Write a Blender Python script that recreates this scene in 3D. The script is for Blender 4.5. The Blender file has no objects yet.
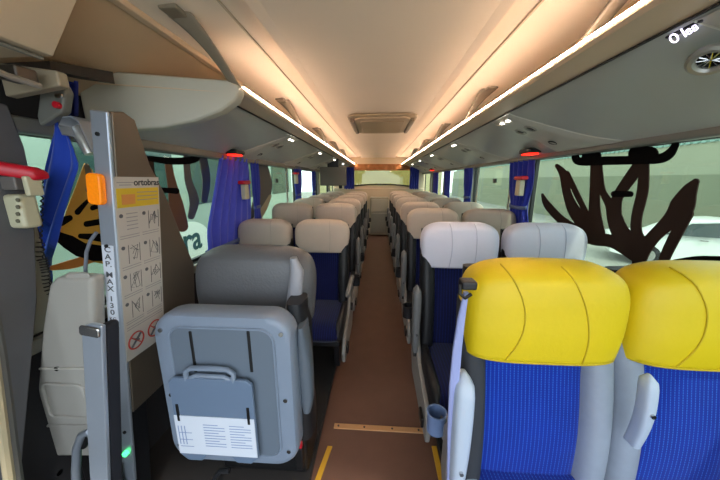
import bpy, bmesh, math, random
from math import sin, cos, pi, atan, sqrt
from mathutils import Vector as V, Matrix
random.seed(4)
S = bpy.context.scene
COL = S.collection

# ------------------------------------------------------------------ camera
FPX = 275.0
TH = atan(60 / FPX); PS = atan(18 * cos(TH) / FPX)
CAM = V((0, 0, 1.40))
cd = bpy.data.cameras.new('camera'); cam = bpy.data.objects.new('camera', cd); COL.objects.link(cam)
cam.location = CAM; cam.rotation_euler = (pi / 2 - TH, 0, PS)
cd.sensor_width = 36; cd.lens = FPX / 720 * 36; cd.clip_start = 0.02
S.camera = cam
_F = V((-sin(PS) * cos(TH), cos(PS) * cos(TH), -sin(TH))); _R = V((cos(PS), sin(PS), 0)); _U = _R.cross(_F)
def at(px, py, ax, val):
    """world point seen at a photo position on the plane axis=val (used to measure the place)"""
    d = _R * ((px - 360) / FPX) + _U * ((240 - py) / FPX) + _F
    return CAM + d * ((val - CAM[ax]) / d[ax])

def atp(px, py, p0, nrm):
    d = _R * ((px - 360) / FPX) + _U * ((240 - py) / FPX) + _F
    return CAM + d * ((p0 - CAM).dot(nrm) / d.dot(nrm))

# ------------------------------------------------------------------ materials
def lin(h):
    h = h.lstrip('#'); c = [int(h[i:i + 2], 16) / 255 for i in (0, 2, 4)]
    return tuple(x / 12.92 if x <= .04045 else ((x + .055) / 1.055) ** 2.4 for x in c) + (1,)
MC = {}
def mat(name, col, rough=.5, metal=0, emit=None, es=0, noise=0, nscale=30, bump=0, bscale=200, sheen=0, spec=.5, coat=0):
    if name in MC: return MC[name]
    m = bpy.data.materials.new(name); m.use_nodes = True
    nt = m.node_tree; b = nt.nodes['Principled BSDF']
    b.inputs['Base Color'].default_value = lin(col); b.inputs['Roughness'].default_value = rough
    b.inputs['Metallic'].default_value = metal; b.inputs['Specular IOR Level'].default_value = spec
    b.inputs['Sheen Weight'].default_value = sheen; b.inputs['Coat Weight'].default_value = coat
    if emit:
        b.inputs['Emission Color'].default_value = lin(emit); b.inputs['Emission Strength'].default_value = es
    tc = nt.nodes.new('ShaderNodeTexCoord')
    if noise:
        n = nt.nodes.new('ShaderNodeTexNoise'); n.inputs['Scale'].default_value = nscale; n.inputs['Detail'].default_value = 5
        nt.links.new(tc.outputs['Object'], n.inputs['Vector'])
        mx = nt.nodes.new('ShaderNodeMix'); mx.data_type = 'RGBA'
        c = lin(col)
        mx.inputs[6].default_value = tuple(x * (1 - noise) for x in c[:3]) + (1,)
        mx.inputs[7].default_value = tuple(min(1, x * (1 + noise)) for x in c[:3]) + (1,)
        nt.links.new(n.outputs['Fac'], mx.inputs[0]); nt.links.new(mx.outputs[2], b.inputs['Base Color'])
    if bump:
        n = nt.nodes.new('ShaderNodeTexNoise'); n.inputs['Scale'].default_value = bscale
        nt.links.new(tc.outputs['Object'], n.inputs['Vector'])
        bp = nt.nodes.new('ShaderNodeBump'); bp.inputs['Strength'].default_value = bump; bp.inputs['Distance'].default_value = .01
        nt.links.new(n.outputs['Fac'], bp.inputs['Height']); nt.links.new(bp.outputs['Normal'], b.inputs['Normal'])
    MC[name] = m; return m

def pin_mat(name, base, line, freq=62):
    m = bpy.data.materials.new(name); m.use_nodes = True
    nt = m.node_tree; b = nt.nodes['Principled BSDF']; b.inputs['Roughness'].default_value = .85
    b.inputs['Sheen Weight'].default_value = .15; b.inputs['Specular IOR Level'].default_value = .2
    tc = nt.nodes.new('ShaderNodeTexCoord'); sp = nt.nodes.new('ShaderNodeSeparateXYZ'); nt.links.new(tc.outputs['Object'], sp.inputs[0])
    def mth(op, a, bb):
        n = nt.nodes.new('ShaderNodeMath'); n.operation = op
        if isinstance(a, (int, float)): n.inputs[0].default_value = a
        else: nt.links.new(a, n.inputs[0])
        if bb is not None:
            if isinstance(bb, (int, float)): n.inputs[1].default_value = bb
            else: nt.links.new(bb, n.inputs[1])
        return n.outputs[0]
    fx = mth('FRACT', mth('MULTIPLY', sp.outputs[0], freq), None)
    lx = mth('LESS_THAN', fx, .22)
    zz = mth('ADD', sp.outputs[2], sp.outputs[1])
    dz = mth('LESS_THAN', mth('FRACT', mth('MULTIPLY', zz, 110), None), .68)
    k = mth('MULTIPLY', lx, dz)
    wv = nt.nodes.new('ShaderNodeTexNoise'); wv.inputs['Scale'].default_value = 14; nt.links.new(tc.outputs['Object'], wv.inputs['Vector'])
    mx0 = nt.nodes.new('ShaderNodeMix'); mx0.data_type = 'RGBA'
    c = lin(base); mx0.inputs[6].default_value = tuple(x * .8 for x in c[:3]) + (1,); mx0.inputs[7].default_value = tuple(x * 1.15 for x in c[:3]) + (1,)
    nt.links.new(wv.outputs['Fac'], mx0.inputs[0])
    mx = nt.nodes.new('ShaderNodeMix'); mx.data_type = 'RGBA'
    nt.links.new(k, mx.inputs[0]); nt.links.new(mx0.outputs[2], mx.inputs[6]); mx.inputs[7].default_value = lin(line)
    nt.links.new(mx.outputs[2], b.inputs['Base Color']); return m

def glass_mat(name, tint, refl=.06):
    m = bpy.data.materials.new(name); m.use_nodes = True; nt = m.node_tree
    nt.nodes.remove(nt.nodes['Principled BSDF'])
    t = nt.nodes.new('ShaderNodeBsdfTransparent'); t.inputs[0].default_value = lin(tint)
    g = nt.nodes.new('ShaderNodeBsdfGlossy'); g.inputs['Roughness'].default_value = .02
    x = nt.nodes.new('ShaderNodeMixShader'); x.inputs[0].default_value = refl
    nt.links.new(t.outputs[0], x.inputs[1]); nt.links.new(g.outputs[0], x.inputs[2])
    nt.links.new(x.outputs[0], nt.nodes['Material Output'].inputs[0]); return m

YEL = mat('yellow_cover', '#cfb300', .55, noise=.05, nscale=6, bump=.08, bscale=60)
YSEAM = mat('yellow_seam', '#b79c00', .7)
COV = mat('cover_beige', '#b7ab9e', .8, noise=.06, nscale=8, bump=.12, bscale=25)  # white cover cloth with the warm LED light put into its colour
COVW = mat('cover_white', '#d3d4e4', .8, noise=.05, nscale=8, bump=.12, bscale=25)  # same white cloth with cool window daylight put into its colour
COVS = mat('cover_seam', '#a39a90', .8)
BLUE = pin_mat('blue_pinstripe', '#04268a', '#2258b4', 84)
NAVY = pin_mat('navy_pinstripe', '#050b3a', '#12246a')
WING = mat('wing_grey', '#8a92a0', .75, noise=.08, nscale=40)
DARK = mat('dark_plastic', '#17181c', .5)
BLK = mat('black_plastic', '#0b0b0d', .45)
ARM = mat('armrest_plastic', '#a9b4c4', .4)
ARM2 = mat('armrest_grey', '#6a6b6c', .45)
SIDEP = mat('side_panel_plastic', '#85837f', .45)
CUP = mat('cup_holder_plastic', '#6b82ab', .4)
LAV = mat('belt_cover', '#8f97c4', .6)
CEIL = mat('ceiling_cloth', '#f3e3ce', .85, noise=.04, nscale=3)
COVE = mat('coving_beige', '#b79f80', .75, noise=.08, nscale=3)
BEI = mat('beige_panel', '#cbb99e', .6, noise=.04, nscale=4)
FASC = mat('fascia_beige', '#d6bb9c', .45, noise=.05, nscale=5)
UND = mat('rack_underside', '#b0b3ae', .3, noise=.07, nscale=5)
ENDC = mat('rack_end_grey', '#b6b6a8', .4, noise=.05, nscale=4)
PSUM = mat('service_panel_grey', '#bcbdb3', .38)
TRIMG = mat('trim_grey', '#6f7069', .45)
WALLM = mat('wall_cloth', '#5b5c60', .85, noise=.08, nscale=20)
WALLD = mat('wall_dark', '#1b1b1f', .8)
PILL = mat('pillar_panel', '#8e8f82', .5)
FLOOR = mat('floor_vinyl', '#65473a', .55, noise=.16, nscale=9, bump=.05, bscale=120)
PLAT = mat('platform_dark', '#1d1a1a', .8)
STRIP = mat('strip_metal', '#c69a6c', .35, metal=.35)
YSTR = mat('strip_yellow', '#cc9a28', .5)
SCREW = mat('screw_metal', '#55504a', .35, metal=.8)
ALU = mat('aluminium', '#a9b2bf', .32, metal=.55, noise=.05, nscale=12)
ALUD = mat('aluminium_side', '#6c6256', .38, metal=.5)
SHELL = mat('shell_grey_blue', '#788495', .38, noise=.06, nscale=10)
SHELLI = mat('shell_inset', '#606b78', .42)
FOOT = mat('footplate_blue', '#64758c', .32, noise=.04, nscale=6)
LEATH = mat('leather_grey', '#57585b', .42, noise=.08, nscale=8, bump=.12, bscale=90)
LEATHE = mat('leather_edge', '#8b8c93', .4)
PAPER = mat('paper', '#b9b6b0', .5)
PAPERW = mat('paper_white', '#cdd3de', .5)
INK = mat('ink', '#55565c', .6)
INKL = mat('ink_light', '#8d8d90', .6)
INKB = mat('ink_blue', '#7d8fb5', .6)
PYEL = mat('poster_yellow', '#c9ae2c', .5)
PRED = mat('poster_red', '#b03a30', .5)
RED = mat('red_plastic', '#c3152a', .3)
REDE = mat('red_lamp', '#ff2a18', .4, emit='#ff2010', es=1.6)
ORA = mat('orange_lens', '#f28a10', .2, emit='#ff7a00', es=.12, noise=.2, nscale=120)  # weak emission paints a glow onto the reflector
CREAM = mat('cream_plastic', '#c9c6a8', .4)
CURT = mat('curtain_blue', '#0f2aa0', .8, sheen=.3, noise=.1, nscale=12)
CURTL = mat('curtain_violet', '#4450cc', .8, sheen=.3, noise=.1, nscale=12)
TIE = mat('tieback_grey', '#5d6f9c', .6)
CHR = mat('chrome', '#c8c8c8', .15, metal=1)
MOULD = mat('moulded_beige_grey', '#a19e97', .4, noise=.05, nscale=7)
LEDM = mat('led_warm', '#ffffff', .5, emit='#ffdcc0', es=60)
COVL = mat('cove_led', '#ffffff', .5, emit='#ffc48a', es=85)
READ = mat('reading_lens', '#ffffff', .3, emit='#fff2e0', es=7)
DIGIT = mat('display_digit', '#ffffff', .4, emit='#e8dcff', es=1.6)
GLASS = glass_mat('window_glass', '#e8f1e6')
GLASSD = glass_mat('rear_glass', '#cfcfae')
DBLK = mat('decal_black', '#060505', .9, spec=.1)
DBRN = mat('decal_brown', '#2e2019', .8, spec=.2, noise=.15, nscale=3)
DYEL = mat('decal_yellow', '#b98f2a', .5)
DORA = mat('decal_orange', '#b0712c', .5)
LATCH = mat('latch_dark', '#23282a', .5)
HATCHM = mat('hatch_grey', '#b7a185', .4)
GRD = mat('asphalt', '#82827a', .9, noise=.1, nscale=2)

# ------------------------------------------------------------------ object helpers
def tag(o, label=None, cat=None, group=None, kind=None):
    if label: o['label'] = label
    if cat: o['category'] = cat
    if group: o['group'] = group
    if kind: o['kind'] = kind
    return o
def empty(name, loc, label=None, cat=None, group=None, rz=0):
    o = bpy.data.objects.new(name, None); COL.objects.link(o); o.location = loc; o.rotation_euler = (0, 0, rz)
    o.empty_display_size = .05
    return tag(o, label, cat, group)

class B:
    def __init__(s): s.bm = bmesh.new()
    def face(s, vs):
        try: return s.bm.faces.new(vs)
        except ValueError: return None
    def box(s, x0, x1, y0, y1, z0, z1, M=None):
        c = [V((x, y, z)) for x in (x0, x1) for y in (y0, y1) for z in (z0, z1)]
        if M: c = [M @ p for p in c]
        v = [s.bm.verts.new(p) for p in c]
        for q in ((0, 1, 3, 2), (4, 6, 7, 5), (0, 4, 5, 1), (2, 3, 7, 6), (0, 2, 6, 4), (1, 5, 7, 3)): s.face([v[i] for i in q])
        return s
    def hexa(s, a, b):
        """two quads (4 points each) joined"""
        va = [s.bm.verts.new(p) for p in a]; vb = [s.bm.verts.new(p) for p in b]; n = len(a)
        s.face(va[::-1]); s.face(vb)
        for i in range(n): s.face([va[i], va[(i + 1) % n], vb[(i + 1) % n], vb[i]])
        return s
    def loft(s, rings, cap=True, closed=True):
        vr = [[s.bm.verts.new(p) for p in r] for r in rings]; n = len(rings[0])
        for a, b in zip(vr, vr[1:]):
            for i in range(n if closed else n - 1):
                j = (i + 1) % n; s.face([a[i], a[j], b[j], b[i]])
        if cap:
            s.face(vr[0][::-1]); s.face(vr[-1])
        return s
    def grid(s, fn, nu, nv):
        g = [[s.bm.verts.new(fn(i / nu, j / nv)) for j in range(nv + 1)] for i in range(nu + 1)]
        for i in range(nu):
            for j in range(nv): s.face([g[i][j], g[i + 1][j], g[i + 1][j + 1], g[i][j + 1]])
        return s
    def tube(s, pts, r, n=8, closed=False):
        pts = [V(p) for p in pts]; rs = r if isinstance(r, (list, tuple)) else [r] * len(pts); rings = []
        prev = None
        for i, p in enumerate(pts):
            if closed: t = (pts[(i + 1) % len(pts)] - pts[i - 1]).normalized()
            else: t = (pts[min(i + 1, len(pts) - 1)] - pts[max(i - 1, 0)]).normalized()
            if prev is None:
                a = t.orthogonal().normalized()
            else:
                a = (prev - t * prev.dot(t)).normalized()
            prev = a; b = t.cross(a)
            rings.append([p + (a * cos(2 * pi * k / n) + b * sin(2 * pi * k / n)) * rs[i] for k in range(n)])
        if closed: rings.append(rings[0])
        return s.loft(rings, cap=not closed)
    def cyl(s, p0, p1, r0, r1=None, n=20):
        return s.tube([p0, p1], [r0, r1 if r1 is not None else r0], n)
    def ring(s, c, ax, r, w, n=28):
        c = V(c); ax = V(ax).normalized(); a = ax.orthogonal().normalized(); b = ax.cross(a)
        return s.tube([c + (a * cos(2 * pi * k / n) + b * sin(2 * pi * k / n)) * r for k in range(n)], w, 8, closed=True)
    def prism(s, poly, fn, d0, d1):
        """poly: 2-d points; fn(u,v,d)->world"""
        return s.hexa([fn(u, v, d0) for u, v in poly], [fn(u, v, d1) for u, v in poly])
    def build(s, name, m, parent=None, smooth=False, bev=0, sub=0, angle=None, seg=2):
        bmesh.ops.remove_doubles(s.bm, verts=s.bm.verts, dist=1e-6)
        bmesh.ops.recalc_face_normals(s.bm, faces=s.bm.faces)
        me = bpy.data.meshes.new(name); s.bm.to_mesh(me); s.bm.free()
        me.materials.append(m)
        o = bpy.data.objects.new(name, me); COL.objects.link(o)
        if parent: o.parent = parent
        if smooth or bev:
            for p in me.polygons: p.use_smooth = True
            me.set_sharp_from_angle(angle=math.radians(angle or 42))
        if bev:
            md = o.modifiers.new('b', 'BEVEL'); md.width = bev; md.segments = seg; md.limit_method = 'ANGLE'; md.angle_limit = .6
            md.harden_normals = True
        if sub:
            md = o.modifiers.new('s', 'SUBSURF'); md.levels = sub; md.render_levels = sub
        return o

def sring(c, u, v, a, b, n=4, k=32):
    """superellipse ring"""
    c = V(c); u = V(u); v = V(v); out = []
    for i in range(k):
        t = 2 * pi * i / k; ct, st = cos(t), sin(t)
        out.append(c + u * (a * math.copysign(abs(ct) ** (2 / n), ct)) + v * (b * math.copysign(abs(st) ** (2 / n), st)))
    return out
def rrect(w, h, r, k=6, cx=0, cy=0):
    out = []
    for sx, sy, a0 in ((1, 1, 0), (-1, 1, pi / 2), (-1, -1, pi), (1, -1, 1.5 * pi)):
        for i in range(k + 1):
            a = a0 + pi / 2 * i / k
            out.append((cx + sx * (w / 2 - r) + r * cos(a), cy + sy * (h / 2 - r) + r * sin(a)))
    return out
def stroke(pts, cl=1):
    """tapered stroke (px,py,width) -> outline polygon in photo pixels on a smoothed path"""
    P = []
    n = len(pts)
    for i in range(n - 1):
        p0 = pts[max(i - 1, 0)]; p1 = pts[i]; p2 = pts[i + 1]; p3 = pts[min(i + 2, n - 1)]
        for q in range(6):
            t = q / 6
            P.append(tuple(.5 * (2 * p1[k] + (p2[k] - p0[k]) * t + (2 * p0[k] - 5 * p1[k] + 4 * p2[k] - p3[k]) * t * t + (3 * p1[k] - p0[k] - 3 * p2[k] + p3[k]) * t ** 3) for k in range(3)))
    P.append(pts[-1]); L = []; Rr = []
    for i, p in enumerate(P):
        a = P[max(i - 1, 0)]; b = P[min(i + 1, len(P) - 1)]
        dx, dy = b[0] - a[0], b[1] - a[1]; l = math.hypot(dx, dy) or 1; nx, ny = -dy / l, dx / l; w = p[2] / 2
        L.append((p[0] + nx * w, p[1] + ny * w)); Rr.append((p[0] - nx * w, p[1] - ny * w))
    return L, Rr, P

def text(body, name, m, parent, loc, rot, size, ext=.0008, align='CENTER', sx=1, bold=0):
    cu = bpy.data.curves.new(name, 'FONT'); cu.body = body; cu.size = size; cu.extrude = ext; cu.align_x = align; cu.align_y = 'CENTER'
    cu.offset = bold
    cu.materials.append(m)
    tmp = bpy.data.objects.new('tmp', cu); COL.objects.link(tmp)
    dg = bpy.context.evaluated_depsgraph_get(); me = bpy.data.meshes.new_from_object(tmp.evaluated_get(dg))
    bpy.data.objects.remove(tmp)
    o = bpy.data.objects.new(name, me); COL.objects.link(o); o.parent = parent; o.location = loc; o.rotation_euler = rot; o.scale = (sx, 1, 1)
    return o

# ================================================================== the shell of the coach
XL, XR = -1.16, 1.18
Y0, Y1 = -.6, 7.35
WZ0, WZ1 = .88, 1.565       # window band
def struct(o): o['kind'] = 'structure'; return o
struct(B().box(-.30, .34, Y0, 7.4, -.05, 0).build('floor', FLOOR))
struct(B().box(XL - .1, -.30, Y0, Y1, -.05, .035).build('trim_1', PLAT, bev=.006))
struct(B().box(.34, XR + .1, Y0, Y1, -.05, .035).build('trim_2', PLAT, bev=.006))
# ceiling: centre panel, coving to the walls
def ceil_prof(sgn):
    e = XL if sgn < 0 else XR
    return [(sgn * .385, 1.958), (sgn * .425, 1.950), (sgn * .427, 1.956), (sgn * .395, 1.966), (sgn * .395, 1.992), (sgn * .45, 2.0), (sgn * .53, 1.975), (sgn * .81, 1.955), (e, 1.70)]
pr = ceil_prof(-1)[::-1] + ceil_prof(1)
lo = [(x, z) for x, z in pr]; hi = [(x, z + .04) for x, z in pr[::-1]]
def cw(u, v, d): return V((u, d, v))
def ribbon(prof, y0, y1, th, name, m, parent=None, smooth=True):
    b = B()
    for (x0, z0), (x1, z1) in zip(prof, prof[1:]):
        b.hexa([V((x0, y0, z0)), V((x1, y0, z1)), V((x1, y0, z1 + th)), V((x0, y0, z0 + th))],
               [V((x0, y1, z0)), V((x1, y1, z1)), V((x1, y1, z1 + th)), V((x0, y1, z0 + th))])
    return b.build(name, m, parent)
struct(ribbon([p for p in pr if abs(p[0]) < .82], Y0, Y1, .04, 'ceiling', CEIL))
struct(ribbon([(-.81, 1.955), (XL, 1.72)], Y0, Y1, .04, 'trim_3', COVE))
struct(ribbon([(.81, 1.955), (XR, 1.72)], Y0, Y1, .04, 'trim_4', COVE))
for i, s in enumerate((-1, 1)):
    struct(B().box(min(s * .80, s * .83), max(s * .80, s * .83), Y0, Y1, 1.935, 1.957).build('trim_%d' % (5 + i), FASC, bev=.004))
    struct(B().box(min(s * .525, s * .532), max(s * .525, s * .532), Y0, Y1, 1.970, 1.976).build('trim_%d' % (7 + i), BEI))
    t = B().box(min(s * .399, s * .409), max(s * .399, s * .409), -.4, 7.2, 1.970, 1.985).build('cove_light_strip', COVL)
    tag(t, 'warm glowing cove light line along the %s edge of the centre ceiling panel' % ('left' if s < 0 else 'right'), 'light strip', 'cove light strips')

# side walls with window openings
def side_wall(sgn, name, pillars, first):
    X = XR if sgn > 0 else XL
    xo = X + sgn * .07
    a, b_ = min(X, xo), max(X, xo)
    b = B().box(a, b_, Y0, Y1, 0, WZ0).box(a, b_, Y0, Y1, WZ1, 2.0)
    w = struct(b.build(name, WALLD))
    k = 0
    edges = [Y0] + [e for p in pillars for e in p] + [Y1]
    for p0, p1 in pillars:
        struct(B().box(a, b_, p0, p1, WZ0, WZ1).build('trim_%d' % (first + k), PILL, bev=.01)); k += 1
    struct(B().box(min(X, X - sgn * .03), max(X, X - sgn * .03), Y0, Y1, WZ0 - .05, WZ0).build('trim_%d' % (first + k), TRIMG, bev=.008)); k += 1
    struct(B().box(min(X, X - sgn * .05), max(X, X - sgn * .05), Y0, Y1, WZ1 - .02, WZ1 + .03).build('trim_%d' % (first + k), TRIMG, bev=.01)); k += 1
    wins = []
    for i in range(0, len(edges) - 1, 2):
        y0, y1 = edges[i], edges[i + 1]
        if y1 - y0 < .05: continue
        wn = 'window_%d' % (len(WINS) + 1)
        xm = X + sgn * .04
        g = struct(B().box(xm - .003, xm + .003, y0, y1, WZ0, WZ1).build(wn, GLASS))
        f = B()
        for (ya, yb, za, zb) in ((y0, y0 + .018, WZ0, WZ1), (y1 - .018, y1, WZ0, WZ1), (y0, y1, WZ0, WZ0 + .018), (y0, y1, WZ1 - .018, WZ1)):
            f.box(xm - .012, xm + .012, ya, yb, za, zb)
        f.build('window_frame', BLK, g)
        WINS.append(g); wins.append(g)
    return w, wins
WINS = []
PR = [(2.28, 2.42), (3.62, 3.78), (5.05, 5.2), (6.35, 6.5)]
PL = [(Y0, .86), (2.28, 2.42), (3.95, 4.1), (5.4, 5.55), (6.6, 6.75)]
wr, wr_w = side_wall(1, 'wall_right', PR, 9)
wl, wl_w = side_wall(-1, 'wall_left', PL, 20)
for g, (y, X) in ((wr_w[1], (2.98, XR + .034)), (wl_w[1], (3.22, XL - .034))):
    B().box(X - .006, X + .006, y, y + .07, 1.37, 1.415).build('latch', LATCH, g, bev=.003)
for y, X, g in ((2.60, XR + .02, wr_w[1]), (3.45, XR + .02, wr_w[1]), (2.66, XL - .02, wl_w[1]), (3.55, XL - .02, wl_w[1])):
    B().box(X - .008, X + .008, y, y + .035, WZ0, WZ1).build('window_post', PILL, g, bev=.004)

# rear wall with window
rw0, rw1, rz0, rz1 = -.72, .86, 1.26, 1.68
b = B().box(XL, rw0, Y1, Y1 + .07, 0, 2.0).box(rw1, XR, Y1, Y1 + .07, 0, 2.0).box(rw0, rw1, Y1, Y1 + .07, 0, rz0).box(rw0, rw1, Y1, Y1 + .07, rz1, 2.0)
struct(b.build('wall_rear', BEI))
g = struct(B().box(rw0, rw1, Y1 + .03, Y1 + .036, rz0, rz1).build('window_20', GLASSD))
arc = [(x, Y1 - .012, rz0 + .03 - .05 * ((x - .07) / .8) ** 2) for x in [rw0 + (rw1 - rw0) * i / 16 for i in range(17)]]
B().tube(arc, .018, 8).build('window_frame', BLK, g, smooth=True)
VAL = mat('valance_brown', '#b5794a', .7, noise=.35, nscale=14)
o = B().grid(lambda u, v: V((-.75 + 1.62 * u, Y1 - .03 - .012 * sin(u * 60), 1.64 + .16 * v)), 80, 2).build('valance', VAL, smooth=True)
md = o.modifiers.new('s', 'SOLIDIFY'); md.thickness = .006
tag(o, 'patterned orange brown valance above the rear window', 'valance')
# rear ledge and centre cabinet
o = B().box(XL + .01, XR - .01, 7.16, 7.34, .0, 1.20).build('trim_30', BEI, bev=.03); struct(o)
cb = empty('rear_cabinet', (.04, 6.95, 0), 'beige grey metal cabinet closing the far end of the aisle', 'cabinet')
B().box(-.23, .23, -.08, .2, .03, .98).build('body', mat('cabinet_beige', '#a09884', .35, metal=.3), cb, bev=.02)
B().box(-.20, .20, -.095, -.075, .08, .58).build('door', mat('cabinet_door', '#8f8878', .35, metal=.3), cb, bev=.01)
B().box(-.20, .20, -.095, -.075, .63, .94).build('upper_panel', mat('cabinet_door2', '#ada48e', .35, metal=.3), cb, bev=.01)

# floor strips
fs = empty('floor_strip', (.02, 1.32, 0), 'tan metal threshold strip screwed across the brown aisle floor', 'floor strip')
B().box(-.255, .255, -.017, .017, 0, .006).build('strip', STRIP, fs, bev=.002)
for x in (-.23, -.08, .08, .23): B().cyl((x, 0, .005), (x, 0, .008), .006, n=12).build('screw', SCREW, fs)
for px0, px1, X0, lab in ((330, 318, 0, 'left'), (434, 441, 0, 'right')):
    a = at(px0, 447, 2, .0); c = at(px1, 480, 2, .0); d = (c - a); c = a + d * 2.5; w = .013
    o = B().hexa([V((a.x - w, a.y, 0)), V((a.x + w, a.y, 0)), V((c.x + w, c.y, 0)), V((c.x - w, c.y, 0))],
                 [V((a.x - w, a.y, .008)), V((a.x + w, a.y, .008)), V((c.x + w, c.y, .008)), V((c.x - w, c.y, .008))]).build('edge_strip', YSTR, bev=.002)
    tag(o, 'short yellow edge strip on the floor at the %s side of the aisle front' % lab, 'floor strip')

# ================================================================== ceiling hatch
p = at(381, 121, 2, 1.955)
h = empty('ceiling_hatch', (.03, 2.96, 1.955), 'beige rectangular roof hatch with rounded ends in the centre of the ceiling', 'hatch')
def hz(u, v, d): return V((u, v, d))
def plate(w, l, r, z0, z1, cx=0, cy=0):
    return B().prism(rrect(w, l, r, cx=cx, cy=cy), hz, z0, z1)
plate(.62, .92, .12, -.018, 0).build('frame', HATCHM, h, bev=.01)
plate(.50, .80, .09, -.034, -.016).build('lid', mat('hatch_lid', '#c9b294', .4), h, bev=.01)
plate(.40, .60, .03, -.042, -.032).build('recess_panel', HATCHM, h, bev=.006)
for s in (-1, 1): B().box(s * .27 - .016, s * .27 + .016, -.33, .33, -.046, -.016).build('handle_bar', mat('hatch_bar', '#8f7c64', .4), h, bev=.006)

# ================================================================== luggage racks
UP = [(.715, 1.768), (.74, 1.755), (.80, 1.733), (.88, 1.703), (.96, 1.668), (1.03, 1.632), (1.09, 1.600), (1.13, 1.575), (1.16, 1.56)]
def under(s, sgn):
    """point on the underside, s in 0..1"""
    t = s * (len(UP) - 1); i = min(int(t), len(UP) - 2); f = t - i
    x = UP[i][0] + (UP[i + 1][0] - UP[i][0]) * f; z = UP[i][1] + (UP[i + 1][1] - UP[i][1]) * f
    return x * sgn, z
def rack(sgn, ys, ye, psus, brks, side):
    r = empty('luggage_rack', (sgn * .9, ys, 1.7), 'long grey overhead luggage rack with beige lit edge along the %s side' % side, 'luggage rack')
    O = V((sgn * .9, ys, 1.7))
    sk = -.17 if sgn < 0 else 0      # slanted near end
    def yst(x): return ys + sk * max(0, (abs(x) - .63)) / .53
    def prof(poly, name, m, smooth=True, y1=ye):
        a = [V((sgn * x, yst(x), z)) - O for x, z in poly]; b = [V((sgn * x, y1, z)) - O for x, z in poly]
        return B().hexa(a, b).build(name, m, r, smooth=smooth, angle=35)
    prof(UP + [(1.16, 1.60), (.9, 1.79), (.72, 1.79)], 'underside', UND)
    prof([(.612, 1.778), (.715, 1.766), (.72, 1.80), (.63, 1.815), (.603, 1.805), (.602, 1.788)], 'front_rail', FASC)
    B().tube([V((sgn * .712, ys + .02, 1.763)) - O, V((sgn * .712, ye, 1.763)) - O], .0045, 6).build('seam_strip', BLK, r)
    B().box(*sorted((sgn * .600 - O.x, sgn * .605 - O.x)), .02, ye - ys, 1.8005 - 1.7, 1.8035 - 1.7).build('led_strip', LEDM, r)
    # end cap
    cap = [(.605, 1.80), (.60, 1.77), (.62, 1.735), (.68, 1.69), (.78, 1.645), (.90, 1.612), (1.02, 1.60), (1.155, 1.60), (1.155, 1.815), (.64, 1.815)]
    if sgn < 0:
        cap2 = [V((sgn * x, yst(x) - .03, z)) - O for x, z in cap]; cap3 = [V((sgn * x, yst(x) + .03, z)) - O for x, z in cap]
        B().hexa(cap2, cap3).build('end_cap', ENDC, r, bev=.012, seg=3)
        rid = [V((sgn * x, yst(x) - .032, 1.765)) - O for x in (.63, .8, 1.0, 1.15)]
        B().tube(rid, .003, 6).build('end_cap_ridge', BEI, r)
    # service panels under each pair of seats
    for n, y in enumerate(psus):
        q = B()
        def fn(u, v, off=.018):
            s_ = .06 + .80 * v
            x, z = under(s_, sgn)
            flare = .11 + .22 * v ** 2.2
            yy = y + .04 - flare * (1 - u) * 1.3 + .10 * u * (1 - v * .4)
            e = min(u, 1 - u, 1.3 * v + .02, 1.3 * (1 - v) + .02)
            return V((x, yy, z - off * min(1, e / .12))) - O
        q.grid(fn, 14, 12)
        sp = q.build('service_panel', PSUM, r, smooth=True)
        edge = [fn(0, j / 20, .016) for j in range(21)] + [fn(i / 8, 1, .012) for i in range(1, 9)] + [fn(1, 1 - j / 20, .016) for j in range(1, 21)]
        B().tube(edge, .0035, 6).build('panel_rim', mat('rim_grey', '#cfd0c6', .3), sp, smooth=True)
        if sgn > 0 and n == 0: continue
        for k in (0, 1):
            x, z = under(.45, sgn); xx, zz = under(.55 + .0 * k, sgn)
            x0, z0 = under(.9 / 8 * 1.3, sgn)
            c = V((x0, y - .045 + .075 * k, z0 - .019)) - O
            B().box(c.x - .011, c.x + .011, c.y - .016, c.y + .016, c.z - .002, c.z + .006).build('reading_light', READ, sp, bev=.004)
        x0, z0 = under(.36, sgn)
        nv = V((-.35 * sgn, 0, -.93))
        for k in (0, 1):
            c = V((x0, y - .06 + .11 * k, z0 - .017)) - O
            B().ring(c, nv, .030, .007).build('air_nozzle', mat('nozzle_silver', '#9c9a92', .3, metal=.4), sp, smooth=True)
            B().cyl(c + nv * -.004, c + nv * .003, .026, .018).build('nozzle_core', BLK, sp, smooth=True)
        x0, z0 = under(.62, sgn); c = V((x0, y - .02, z0 - .019)) - O
        B().ring(c, nv, .022, .003).build('speaker_ring', DARK, sp, smooth=True)
    # brackets tying the rail to the ceiling
    for y in brks:
        b = B(); rings = []
        N = 14
        for i in range(N + 1):
            t = i / N
            P = (1 - t) ** 2 * V((sgn * .70, y - .16, 1.965)) + 2 * t * (1 - t) * V((sgn * .635, y - .08, 1.90)) + t * t * V((sgn * .625, y + .05, 1.80))
            w = .05 * (1 - t) ** 1.2 + .02; th_ = (.022 + .030 * sin(pi * min(1, t * 1.15 + .1)) * (1 - t * .5)) * .85
            rings.append(sring(P - O, V((1, 0, 0)), V((0, 1, 0)), .019 + .030 * (1 - t) ** 2, .016, 3, 16))
        b.loft(rings); bk = b.build('bracket', mat('bracket_grey', '#8a7f6e', .45), r, smooth=True)
        c = V((sgn * .70, y - .17, 1.957)) - O
        B().box(c.x - .032, c.x + .032, c.y - .05, c.y + .05, c.z - .005, c.z + .012).build('bracket_foot', mat('bracket_grey', '#8a7f6e'), bk, bev=.006)
    return r
rackL = rack(-1, 1.28, 7.3, [2.45, 3.65, 4.85, 6.05], [1.22, 2.28, 3.4, 4.5, 5.6], 'left')
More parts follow.
